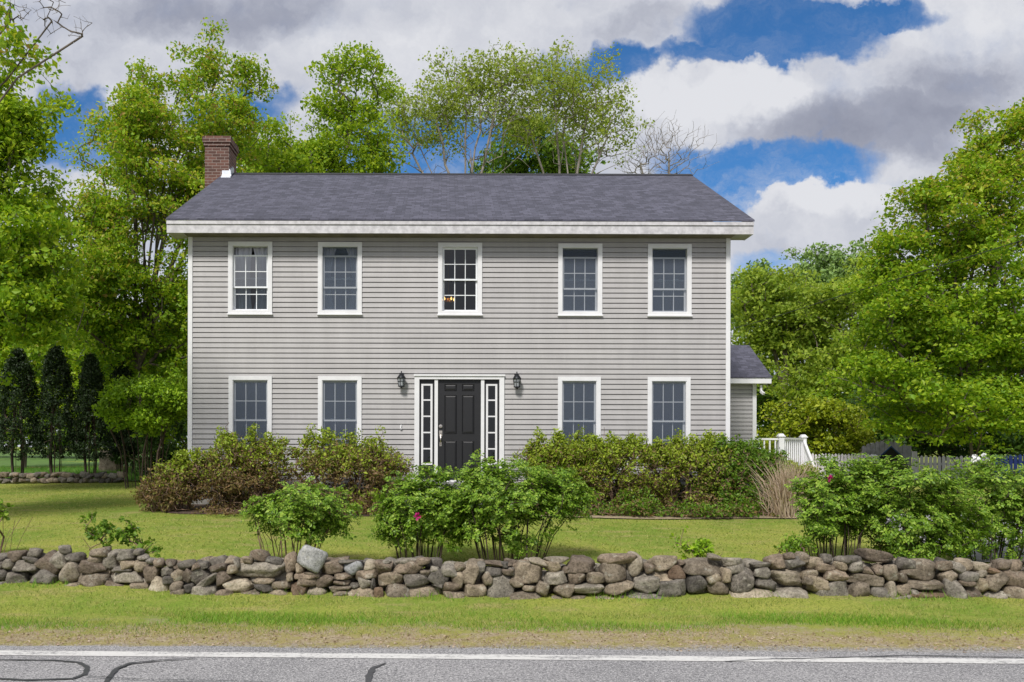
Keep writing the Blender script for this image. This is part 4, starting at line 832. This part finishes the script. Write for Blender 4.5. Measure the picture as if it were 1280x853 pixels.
tree('deep green leafy tree low behind the ridge between the two airy trees', 655, 44, [(660, 190, 58, 34), (620, 212, 46, 22), (705, 200, 36, 26)], 'leaf_mid', 26, n=240, per=42, rad=0.6, L=0.18, lumps=14)
tree('leafless grey tree near the right end of the ridge', 840, 39, [(835, 185, 46, 34), (800, 200, 30, 20)], 'leaf_birch', 27, n=600, per=0, bark='bark_pale', top=11.5, fork=6, rtip=0.0045, lr=0.6, trunk_r=0.10, expo=0.40, lumps=26, shell=0.1, wob=0.02, bare=([(835, 185, 46, 34)], 100), pen=2.5)
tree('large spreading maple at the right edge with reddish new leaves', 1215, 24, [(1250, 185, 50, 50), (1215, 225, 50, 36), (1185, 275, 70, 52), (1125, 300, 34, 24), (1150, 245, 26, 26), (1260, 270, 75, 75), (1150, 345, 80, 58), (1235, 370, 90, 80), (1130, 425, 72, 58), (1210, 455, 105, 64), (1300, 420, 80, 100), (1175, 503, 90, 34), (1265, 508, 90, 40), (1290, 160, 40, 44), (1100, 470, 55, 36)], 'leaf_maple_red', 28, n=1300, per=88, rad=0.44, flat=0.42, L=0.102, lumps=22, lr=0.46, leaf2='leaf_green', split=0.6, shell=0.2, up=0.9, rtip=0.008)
tree('round crowned light green tree beyond the side wing roof', 985, 42, [(985, 400, 56, 52), (950, 375, 46, 42), (1015, 430, 50, 56), (940, 440, 36, 64), (972, 368, 50, 30)], 'leaf_far', 29, n=520, per=42, rad=0.6, L=0.17, shell=0.2, lumps=18, lr=0.5)
tree('green tree between the side wing tree and the large maple', 1075, 40, [(1070, 400, 64, 64), (1062, 372, 48, 30), (1090, 470, 68, 64), (1030, 480, 54, 46)], 'leaf_far', 30, n=520, per=42, rad=0.55, L=0.17, shell=0.2, lumps=18, lr=0.5)
tree('far rounded pine top rising highest over the right woodland', 1040, 75, [(1030, 326, 46, 26), (1060, 342, 58, 38), (1000, 345, 42, 26), (1030, 385, 85, 55)], 'leaf_pine', 31, n=380, per=38, rad=0.9, L=0.3, shell=0.3, lumps=16)
tree('thin bluish conifer just past the right corner of the house', 942, 70, [(945, 350, 18, 30), (925, 370, 25, 35), (955, 390, 40, 40)], 'leaf_pine', 32, n=160, per=36, rad=0.8, L=0.28)
tree('far light green tree behind the large right maple', 1130, 68, [(1120, 370, 72, 54), (1180, 380, 74, 64), (1130, 440, 95, 64)], 'leaf_far', 33, n=360, per=36, rad=0.9, L=0.28, lumps=16)
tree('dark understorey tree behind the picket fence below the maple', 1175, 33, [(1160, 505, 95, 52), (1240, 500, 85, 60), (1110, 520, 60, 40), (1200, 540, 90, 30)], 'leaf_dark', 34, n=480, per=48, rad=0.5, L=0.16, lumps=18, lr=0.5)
tree('dark tree behind the rounded yellow shrub', 1005, 48, [(980, 500, 75, 55), (1050, 500, 75, 60), (935, 485, 38, 75)], 'leaf_mid', 35, n=440, per=44, rad=0.7, L=0.2, lumps=18, lr=0.5)
tree('shaded tree behind the leftmost columnar evergreens', 30, 33, [(0, 440, 80, 85), (70, 450, 80, 75), (20, 370, 90, 60)], 'leaf_maple', 36, n=480, per=50, rad=0.55, L=0.17, lumps=18, lr=0.5)
tree('shaded tree beside the left corner of the house', 195, 31, [(190, 480, 70, 64), (225, 430, 52, 62), (140, 475, 52, 64), (225, 530, 50, 52)], 'leaf_maple', 37, n=460, per=50, rad=0.5, L=0.16, lumps=18, lr=0.5)
tree('dark far tree closing the left garden', 60, 52, [(-40, 515, 90, 60), (60, 510, 90, 60), (160, 515, 90, 55)], 'leaf_mid', 38, n=420, per=50, rad=0.8, L=0.25, lumps=18)
rng = np.random.default_rng(39); n = 3600; x = rng.uniform(-140, 160, n); y = rng.uniform(88, 104, n); top_ = 8.5 + 2.0 * np.sin(x * 0.13) + 1.3 * np.sin(x * 0.41 + 1) + 0.8 * np.sin(x * 0.9)
tg = np.stack([x, y, 1.0 + top_ * rng.random(n) ** 0.8], -1); v, f = leaf_geo(cluster_leaves(tg, 26, 1.0, 0.7, rng), 0.42, rng, 0.6)
o = mesh_np('woodland', v, f, M['leaf_mid']); o['kind'] = 'stuff'; tag(o, 'low green woodland far behind the house and garden', 'woodland')

# columnar evergreens
def arborvitae(px, Y, top, half, label, seed):
    rng = np.random.default_rng(seed); X_ = wx(px, Y); g = gz(X_, Y); o = thing('arborvitae', label, 'evergreen', (X_, Y, g), 'row of columnar evergreens')
    zt = wz(top, Y); z0 = wz(572, Y); n = 460; u = rng.random(n) ** 0.85; hw = half * Y / F
    prof = np.interp(u, [0, 0.12, 0.35, 0.75, 0.92, 1], [0.7, 1.0, 0.85, 0.6, 0.34, 0.05]); a = rng.uniform(0, 6.28, n); rr = hw * prof * (0.6 + 0.4 * rng.random(n)) * (1 + 0.12 * np.sin(a * 3 + u * 9))
    tg = np.stack([X_ + rr * np.cos(a), Y + rr * np.sin(a), z0 + u * (zt - z0)], -1)
    v, f = leaf_geo(cluster_leaves(tg, 34, 0.12, 1.1, rng), 0.065, rng, 0.1, 0.5, 0.1, -0.8); mesh_np('foliage', v, f, M['leaf_arbor'], o)
    roots = [np.array([[X_ + q, Y + r_, g - 0.05], [X_ + q * 1.3, Y + r_, g + 0.7], [X_ + q * 0.6, Y + r_ * 0.5, (z0 + zt) / 2]]) for q, r_ in ((-0.13, 0), (0.12, 0.05), (0.0, -0.1), (0.05, 0.12))]
    sub = tg[rng.integers(0, n, 90)]; sub = sub[sub[:, 2] < z0 + 0.9]; A, B, ra, rb = grow(np.concatenate([sub, tg[:30]]), roots, rng, 0.5, 0.1, 0.008, 0.5, 0.07)
    v, f = tubes(A, B, ra, rb, 5); mesh_np('trunk', v, f, M['twig_dark'], o, smooth=True)
arborvitae(22, 25.5, 440, 31, 'columnar evergreen at the left end of the row, widest of the row', 41)
arborvitae(70, 25.8, 434, 28, 'columnar evergreen standing second from left in the row', 42)
arborvitae(113, 26.0, 446, 23, 'columnar evergreen with flat broken top, third from left in the row', 43)
arborvitae(152, 27.0, 455, 22, 'columnar evergreen at the right end of the row, half hidden by the bright mounded shrub', 44)

# large shrubs
shrub('bright green mounded shrub with bare brown stems beside the left house corner', 182, 22.3, [(182, 500, 50, 30), (148, 512, 24, 22), (215, 492, 32, 28), (200, 522, 36, 18)], 'leaf_topiary', 51, n=420, per=38, rad=0.2, L=0.085, stems=16, spread=0.5, extra=160, rtip=0.004, bark='twig_dark', lr=0.3, shell=0.6, lumps=30)
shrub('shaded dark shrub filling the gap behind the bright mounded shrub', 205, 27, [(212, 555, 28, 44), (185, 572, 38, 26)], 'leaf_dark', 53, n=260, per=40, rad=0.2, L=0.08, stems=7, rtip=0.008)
shrub('large rounded yellow green shrub beyond the white deck railing', 1014, 31, [(1014, 535, 62, 36), (985, 540, 36, 28), (1050, 540, 34, 30)], 'leaf_yellow', 52, n=380, per=42, rad=0.28, L=0.12, stems=7, rtip=0.01, shell=0.6, lumps=22)

# foundation planting
FG = 'foundation shrubs along the front wall'
def found(label, px, blobs, seed, f2=0.5, Y=17.1, n=260, per=17, leaf='leaf_found', **kw):
    n = int(n * 3.0); per = int(per * 1.6); f2 = min(0.95, f2 * 1.1); q_ = random.Random(seed); tops = sorted(blobs, key=lambda b_: b_[1] - b_[3])[:2]; shoots = [(b_[0] + q_.uniform(-0.8, 0.8) * b_[2], b_[1] - b_[3] * q_.uniform(0.75, 1.15) - 3, 5, q_.uniform(8, 15)) for b_ in tops for _ in range(5)]; blobs = shoots + [(b_[0], b_[1] - 1, b_[2] * 1.12, b_[3] * 1.12) for b_ in blobs]
    return shrub(label, px, Y, blobs, leaf, seed, n=n, per=per, rad=0.11, flat=0.8, L=0.052, stems=14, spread=0.5, leaf2='leaf_brown', frac2=f2, group=FG, extra=520, rtip=0.0036, lumps=44, lr=0.36, shell=0.15, **kw)
found('brown low shrub at the left corner of the house, farthest left of the bed', 214, [(212, 615, 30, 26), (230, 600, 26, 24), (195, 622, 20, 18)], 61, 0.95, 16.7, 190, 10)
found('twiggy half browned shrub under the first ground floor window', 300, [(300, 600, 50, 40), (295, 566, 30, 20), (265, 590, 34, 26), (335, 580, 26, 24)], 62, 0.8, n=330, per=13)
found('twiggy shrub with green top under the second ground floor window', 430, [(430, 605, 58, 36), (405, 572, 38, 20), (450, 575, 36, 20), (480, 585, 28, 26)], 63, 0.85, n=360, per=13)
found('green topped shrub right of the front door', 695, [(692, 600, 36, 42), (680, 575, 26, 16), (715, 568, 30, 14)], 64, 0.42)
found('green topped shrub under the third ground floor window', 775, [(770, 604, 44, 44), (755, 574, 30, 16), (795, 568, 30, 13)], 65, 0.45)
found('green topped shrub under the ground floor window nearest the side wing', 855, [(855, 604, 44, 42), (845, 570, 34, 14), (882, 572, 28, 16)], 66, 0.45)
found('dark green shrub hiding the right corner of the house', 930, [(930, 605, 34, 42), (920, 578, 26, 18), (955, 580, 26, 16), (900, 610, 30, 36)], 67, 0.2, 17.0, leaf='leaf_mid')
found('low green groundcover shrub at the foot of the front wall right of the door', 800, [(720, 640, 36, 12), (790, 638, 40, 13), (870, 640, 44, 13), (930, 638, 30, 12)], 68, 0.25, 16.55, n=240, per=14, leaf='leaf_mid')
found('low brown groundcover shrub at the foot of the left front wall', 400, [(300, 640, 44, 8), (380, 638, 44, 8), (450, 634, 34, 9)], 69, 0.8, 16.7, n=160, per=8)

shrub('fresh green shrub behind the dry tan ornamental grass', 995, 17.6, [(985, 592, 30, 22), (1008, 600, 22, 22), (965, 585, 20, 18)], 'leaf_found', 94, n=260, per=24, rad=0.11, L=0.055, stems=10, rtip=0.004, lumps=24)
# rugosa roses behind the wall
RG = 'rose bushes behind the stone wall'
def rose(label, px, blobs, seed, Y=11.7, n=240, per=14, **kw):
    n = int(n * 1.6); per = max(5, int(per * 0.42)); blobs = [(b_[0], b_[1] - 2, b_[2] * 1.12, b_[3] * 1.12) for b_ in blobs]
    return shrub(label, px, Y, blobs, 'leaf_rose', seed, n=n, per=per, rad=0.11, flat=0.85, L=0.05, stems=kw.pop('stems', 30), spread=kw.pop('spread', 0.42), bark=kw.pop('bark', 'twig_dark'), rtip=0.0035, pinnate=True, cat='rose bush', name='rose_bush', group=RG, lumps=34, lr=0.38, shell=0.3, expo=0.30, up=1.0, **kw)
rose('small bright rose bush behind the perched granite boulder', 362, [(372, 632, 54, 22), (345, 640, 34, 22), (400, 642, 34, 26), (385, 660, 40, 16)], 71, 11.5, 190, 13, bark='twig')
r1 = rose('dark stemmed rose bush with a pink bloom left of the front door', 525, [(520, 625, 44, 30), (545, 610, 40, 20), (508, 655, 34, 26), (560, 645, 40, 34)], 72, 11.9, 260, 15)
rose('largest rose bush, covering the foot of the front door', 640, [(640, 612, 64, 34), (690, 615, 46, 32), (605, 600, 36, 24), (588, 628, 34, 34), (580, 655, 30, 24), (640, 650, 60, 28), (715, 625, 24, 24)], 73, 11.7, 380, 15)
r2 = rose('rose bush with a pink bloom beside the dry grass clump', 1045, [(1045, 610, 46, 36), (1010, 630, 20, 22), (1075, 620, 36, 40), (1040, 645, 40, 26), (1000, 680, 18, 8)], 74, 11.9, 290, 15)
rose('dense rose bush in front of the pale picket fence', 1135, [(1125, 610, 46, 28), (1160, 640, 40, 36), (1120, 655, 40, 30), (1185, 622, 30, 26), (1180, 670, 30, 22), (1130, 688, 40, 12), (1200, 650, 30, 26)], 75, 11.6, 300, 15)
rose('tall spreading rose bush at the right edge of the wall', 1240, [(1235, 605, 46, 34), (1280, 610, 50, 36), (1215, 600, 36, 24), (1265, 645, 46, 26), (1262, 680, 40, 16), (1215, 650, 34, 24), (1210, 685, 30, 14), (1330, 630, 50, 50)], 76, 12.1, 340, 14)
flower(r1, W(522.5, 646, 11.45), 0.055, M['pink']); flower(r2, W(1037, 597, 11.35), 0.05, M['pink'])
def weeds(label, px, blobs, seed, Y=11.2, n=60, per=12, leaf='leaf_mid', L=0.06):
    return shrub(label, px, Y, blobs, leaf, seed, n=n, per=per, rad=0.06, flat=0.9, L=L, stems=8, spread=0.7, rtip=0.0035, cat='plant', name='young_plant', lumps=18, lr=0.3, shell=0.3)
weeds('thin leafy stems sprouting behind the left end of the stone wall', 145, [(142, 668, 34, 22), (112, 660, 10, 24), (180, 684, 18, 10)], 81, n=70)
weeds('small leafy plant peeping over the wall right of the middle', 868, [(865, 682, 26, 14), (850, 675, 8, 16)], 82, 11.0, 44, 10, 'leaf_topiary', 0.05)
weeds('bright leafy sprig cut off by the left edge of the picture', -8, [(-4, 642, 20, 14), (-25, 650, 24, 18)], 83, 12.2, 60, 14, 'leaf_rose', 0.06)
weeds('broad leaved seedling at the left of the rosebush row, low over the wall', 985, [(990, 682, 20, 8)], 84, 11.2, 30, 10, 'leaf_rose', 0.05)

# dry ornamental grass
rng = np.random.default_rng(91); Y0 = 16.3; X0 = wx(986, Y0); g = gz(X0, Y0); n = 480
o = thing('ornamental_grass', 'clump of dry tan ornamental grass right of the front hedge', 'grass clump', (X0, Y0, g))
base = np.stack([X0 + rng.normal(0, 0.16, n), Y0 + rng.normal(0, 0.14, n), np.full(n, g)], -1); Lh = rng.uniform(0.45, 1.22, n); ln = rng.normal(0, 0.22, (n, 2)) + (base[:, :2] - np.array([X0, Y0])) * 0.8
t1 = base + np.column_stack([ln * 0.4, Lh * 0.6]); t2 = base + np.column_stack([ln * 1.2, Lh]); wv = np.column_stack([np.full(n, 0.007), np.zeros(n), np.zeros(n)])
v = np.stack([base - wv, base + wv, t1 + wv, t1 - wv, t2], 1).reshape(-1, 3); i = (np.arange(n) * 5)[:, None]
mesh_np('blades', v, [i + np.array([[0, 1, 2, 3]]), i + np.array([[3, 2, 4]])], M['straw'], o)

# ------------------------------------------------------------------ lawn and verge blades
def blades(name, n, xr, yr, m_, seed, hh, wd, keep=None, lean=0.6):
    rng = np.random.default_rng(seed); x = rng.uniform(*xr, n); y = rng.uniform(*yr, n)
    ok = np.abs(x - 0.9) < 0.66 * y + 0.4
    if keep is not None: ok &= keep(x, y, rng)
    x, y = x[ok], y[ok]; n = len(x); z = ground_z(x, y); h_ = rng.uniform(*hh, n); a = rng.uniform(0, 6.28, n); w_ = rng.uniform(*wd, n)
    b_ = np.stack([x, y, z - 0.004], -1); s_ = np.stack([np.cos(a), np.sin(a) * 0.5, np.zeros(n)], -1) * w_[:, None] / 2
    tip = b_ + np.stack([rng.normal(0, lean, n) * h_, rng.normal(0, lean, n) * h_, h_], -1)
    o = mesh_np(name, np.stack([b_ - s_, b_ + s_, tip], 1).reshape(-1, 3), np.arange(n * 3).reshape(n, 3), m_); o['kind'] = 'stuff'
    return o
def patch(x, y, f): return 0.5 + 0.25 * np.sin(x * 1.3 * f + 1.7 * np.sin(y * 2.1 * f)) + 0.25 * np.sin(y * 3.1 * f + 2.0 * np.sin(x * 0.7 * f) + 1.0)
def wy(x): return np.interp(x * F / 10.2 + VX, [-300, 0, 150, 235, 350, 700, 1280, 1600], [10.75, 10.55, 10.4, 10.1, 10.12, 10.05, 10.1, 10.1])
tag(blades('verge_grass', 120000, (-8, 9.5), (8.3, 10.7), M['grass'], 1, (0.015, 0.045), (0.004, 0.010), lambda x, y, r: (y < wy(x) + 0.12) & (r.random(len(x)) < np.clip((y - 8.45 + 0.9 * (patch(x, y, 1.0) - 0.5)) / 0.5, 0, 1) * np.clip(1.3 * patch(x + 3, y * 1.7, 1.9) * np.clip(1.15 - (y - 9.2) * 0.5, 0.4, 1), 0.1, 1))), 'yellow green mown grass on the verge in front of the stone wall', 'grass')
tag(blades('verge_grass', 110000, (-8, 9.5), (8.6, 9.9), M['grass_green'], 2, (0.025, 0.065), (0.004, 0.010), lambda x, y, r: r.random(len(x)) < np.clip((patch(x, y, 1.6) - 0.40) * 3, 0, 1) * np.clip(1 - np.abs(y - 9.15) / 0.55, 0, 1)), 'lush green patches in the verge grass', 'grass')
tag(blades('dry_grass', 42000, (-8, 9.5), (7.95, 9.0), M['grass_dry'], 3, (0.01, 0.035), (0.003, 0.008), lambda x, y, r: r.random(len(x)) < np.clip(0.25 + patch(x, y, 2.2) * 0.6, 0, 1), 1.2), 'thin dry grass and litter along the road edge', 'grass')
tag(blades('lawn_grass', 190000, (-14, 15), (10.9, 24), M['grass'], 4, (0.015, 0.042), (0.006, 0.016), lambda x, y, r: ((y < 16.3) | ((x < -6.4) & (y < 24.2)) | (x > 7.6)) & ~((x > 7.1) & (y > 11.9) & (y < 16.6)) & ~((x > 1.2) & (y > 15.95)), 1.1), 'mown yellow green front lawn', 'lawn')
tag(blades('meadow_grass', 40000, (-26, -7), (24.8, 34.5), M['grass_shade'], 6, (0.08, 0.22), (0.012, 0.03), lambda x, y, r: y > 24.7), 'deep green grass beyond the low back wall on the left', 'grass')
tag(blades('wall_foot_grass', 9000, (-8, 9.5), (9.8, 10.9), M['grass_green'], 7, (0.05, 0.13), (0.006, 0.014), lambda x, y, r: (np.abs(y - wy(x) - 0.02) < 0.1) & (patch(x, y, 2.7) > 0.55)), 'tufts of grass at the foot of the stone wall', 'grass')
# scattered litter pebbles on the verge
rng = np.random.default_rng(77); n = 2600; x = rng.uniform(-7.5, 9, n); y = rng.normal(8.3, 0.25, n); pc = np.stack([x, y, ground_z(x, y) + 0.006], -1)
v, f = leaf_geo(pc, 0.022, rng, 1.5, 0.8, 0.3); o = mesh_np('verge_litter', v, f, M['straw']); o['kind'] = 'stuff'; tag(o, 'dry leaf and straw litter scattered along the road edge', 'litter')

# ------------------------------------------------------------------ deck, fences and far small things
o = thing('deck', 'white painted deck railing with capped posts beside the side wing', 'deck', (9.2, 24.0, 0.85))
dk = MB(); dk.box(WX1 + 0.01, 10.6, 23.3, 26.0, 1.05, 1.2); dk.build('platform', M['white_worn'], o)
P0 = (WX1 + 0.02, 23.4); P1 = (wx(976, 23.4), 23.4); P2 = (wx(1004, 24.9), 24.9)
def rail(p, q, z0, z1, n, zend=0.0):
    r_ = MB(); r_.bar((*p, z1), (*q, z1 - zend), 0.07, 0.05); r_.bar((*p, z0), (*q, z0 - zend), 0.05, 0.04)
    for i in range(1, n):
        u = i / n; a = (p[0] + (q[0] - p[0]) * u, p[1] + (q[1] - p[1]) * u); r_.bar((*a, z0 - zend * u), (*a, z1 - zend * u), 0.036)
    r_.build('railing', M['white'], o)
rail(P0, P1, 1.3, 2.10, 6); rail(P1, P2, 1.3, 2.12, 11); rail(P2, (P2[0] + 0.02, P2[1] - 0.7), 1.3, 2.12, 6, 0.8)
for p in (P1, P2):
    q = MB(); q.box(p[0] - 0.07, p[0] + 0.07, p[1] - 0.07, p[1] + 0.07, 0.9, 2.16); q.box(p[0] - 0.095, p[0] + 0.095, p[1] - 0.095, p[1] + 0.095, 2.16, 2.19); q.box(p[0] - 0.085, p[0] + 0.085, p[1] - 0.085, p[1] + 0.085, 2.19, 2.25, 0.04); q.build('post', M['white'], o)
def picket_fence(name, label, x0, x1, Y, top, pitch, wd, m_, cat, seed, scallop=0.0, z0=None, posts=()):
    rng = random.Random(seed); a, b_ = wx(x0, Y), wx(x1, Y); g = gz(a, Y) if z0 is None else z0; zt = wz(top, Y); o = thing(name, label, cat, ((a + b_) / 2, Y, g))
    n = int((b_ - a) / pitch)
    for i in range(n + 1):
        X_ = a + i * pitch; z = zt + rng.uniform(-0.02, 0.02) - scallop * ((i / max(1, n) - 0.5) * 2) ** 2; q = MB(); t_ = 0.02
        q.box(X_ - wd / 2, X_ + wd / 2, Y, Y + t_, g, z - 0.05); i0 = len(q.v); q.v += [(X_ - wd / 2, Y, z - 0.0495), (X_ + wd / 2, Y, z - 0.0495), (X_, Y, z), (X_ - wd / 2, Y + t_, z - 0.0495), (X_ + wd / 2, Y + t_, z - 0.0495), (X_, Y + t_, z)]
        q.t += [(i0, i0 + 1, i0 + 2), (i0 + 5, i0 + 4, i0 + 3)]; q.q += [(i0, i0 + 2, i0 + 5, i0 + 3), (i0 + 2, i0 + 1, i0 + 4, i0 + 5)]
        q.build('picket', M[m_], o)
    q = MB(); q.box(a - 0.05, b_ + 0.05, Y + 0.024, Y + 0.06, zt - 0.3, zt - 0.22); q.box(a - 0.05, b_ + 0.05, Y + 0.024, Y + 0.06, g + 0.15, g + 0.23); q.build('rail', M[m_], o)
    for px in posts: X_ = wx(px, Y); q = MB(); q.box(X_ - 0.06, X_ + 0.06, Y - 0.1, Y - 0.003, g, wz(563, Y)); q.build('post', M[m_], o)
picket_fence('picket_fence', 'pale faded picket fence showing above the right rose bushes', 1147, 1245, 27.5, 568.5, 0.14, 0.10, 'fence_pale', 'fence', 1, posts=(1142,))
picket_fence('picket_fence', 'pale low picket fence left of the blue gabled playhouse', 1012, 1098, 29, 566, 0.11, 0.08, 'fence_pale', 'fence', 2)
picket_fence('board_fence', 'weathered grey board fence with a dipped top under the maple', 1080, 1137, 29.6, 549.5, 0.155, 0.145, 'fence_grey', 'fence', 3, scallop=0.16)
picket_fence('picket_fence', 'short blue picket fence at the far right behind the roses', 1246, 1330, 27.4, 566, 0.15, 0.11, 'blue', 'fence', 4)
a = W(1114, 556, 26.5); g = gz(a[0], 26.5); o = thing('playhouse', 'small dark playhouse with blue edged gable roof by the fence', 'playhouse', (a[0], 26.5, g))
hw, zr, ze = 0.34, a[2], a[2] - 0.38
q = MB(); i = 0; q.v += [(a[0] - hw, 26.5, g), (a[0] + hw, 26.5, g), (a[0] + hw, 26.5, ze), (a[0], 26.5, zr - 0.05), (a[0] - hw, 26.5, ze), (a[0] - hw, 27.2, g), (a[0] + hw, 27.2, g), (a[0] + hw, 27.2, ze), (a[0], 27.2, zr - 0.05), (a[0] - hw, 27.2, ze)]
q.q += [(0, 1, 2, 4), (6, 5, 9, 7), (1, 6, 7, 2), (5, 0, 4, 9)]; q.t += [(4, 2, 3), (7, 9, 8)]; q.build('wall', M['dark_wood'], o)
q = MB()
for s_ in (-1, 1): q.hexa([(a[0], 26.4, zr - 0.045), (a[0] + s_ * (hw + 0.1), 26.4, ze - 0.11), (a[0] + s_ * (hw + 0.1), 27.3, ze - 0.11), (a[0], 27.3, zr - 0.045), (a[0], 26.4, zr), (a[0] + s_ * (hw + 0.1), 26.4, ze - 0.06), (a[0] + s_ * (hw + 0.1), 27.3, ze - 0.06), (a[0], 27.3, zr)])
q.build('roof', M['navy'], o); o.rotation_euler.z = -0.46
a = W(1092, 573, 26); g = gz(a[0], 26); o = thing('post', 'short white capped post between the playhouse and the deck', 'post', (a[0], 26, g))
q = MB(); q.box(a[0] - 0.075, a[0] + 0.075, 25.93, 26.07, g, wz(570, 26)); q.build('shaft', M['white'], o); q = MB(); q.box(a[0] - 0.1, a[0] + 0.1, 25.9, 26.1, wz(570, 26), wz(568.5, 26), 0.0); q.box(a[0] - 0.09, a[0] + 0.09, 25.91, 26.09, wz(568.5, 26) + 0.0005, wz(567, 26), 0.05); q.build('cap', M['white'], o)
# white flowering plant by the fence
o = shrub('white flowering shrub in front of the blue picket fence', 1226, 14.5, [(1226, 582, 16, 16)], 'leaf_topiary', 93, n=40, per=12, rad=0.07, L=0.05, stems=1, cat='shrub', name='flowering_shrub')
for q, (px, py) in enumerate(((1218, 569), (1222, 573), (1230, 568), (1227, 575), (1233, 572), (1217, 575))): flower(o, W(px, py, 14.25), 0.05, M['petal_white'])

# overhead cable on the right
pts = [W(905, 413, 30), W(960, 398, 27.5), W(1040, 372, 25), W(1130, 345, 22.5), W(1280, 298, 19.8), W(1420, 250, 18)]
p = []
for i in range(len(pts) - 1):
    for u in np.linspace(0, 1, 8, endpoint=False): p.append(pts[i] * (1 - u) + pts[i + 1] * u)
p = np.array(p + [pts[-1]]); v, f = tubes(p[:-1], p[1:], np.full(len(p) - 1, 0.011), np.full(len(p) - 1, 0.011), 5)
tag(mesh_np('overhead_cable', v, f, M['wire'], loc=tuple(p[0])), 'thin dark overhead cable crossing in front of the right maple', 'cable')
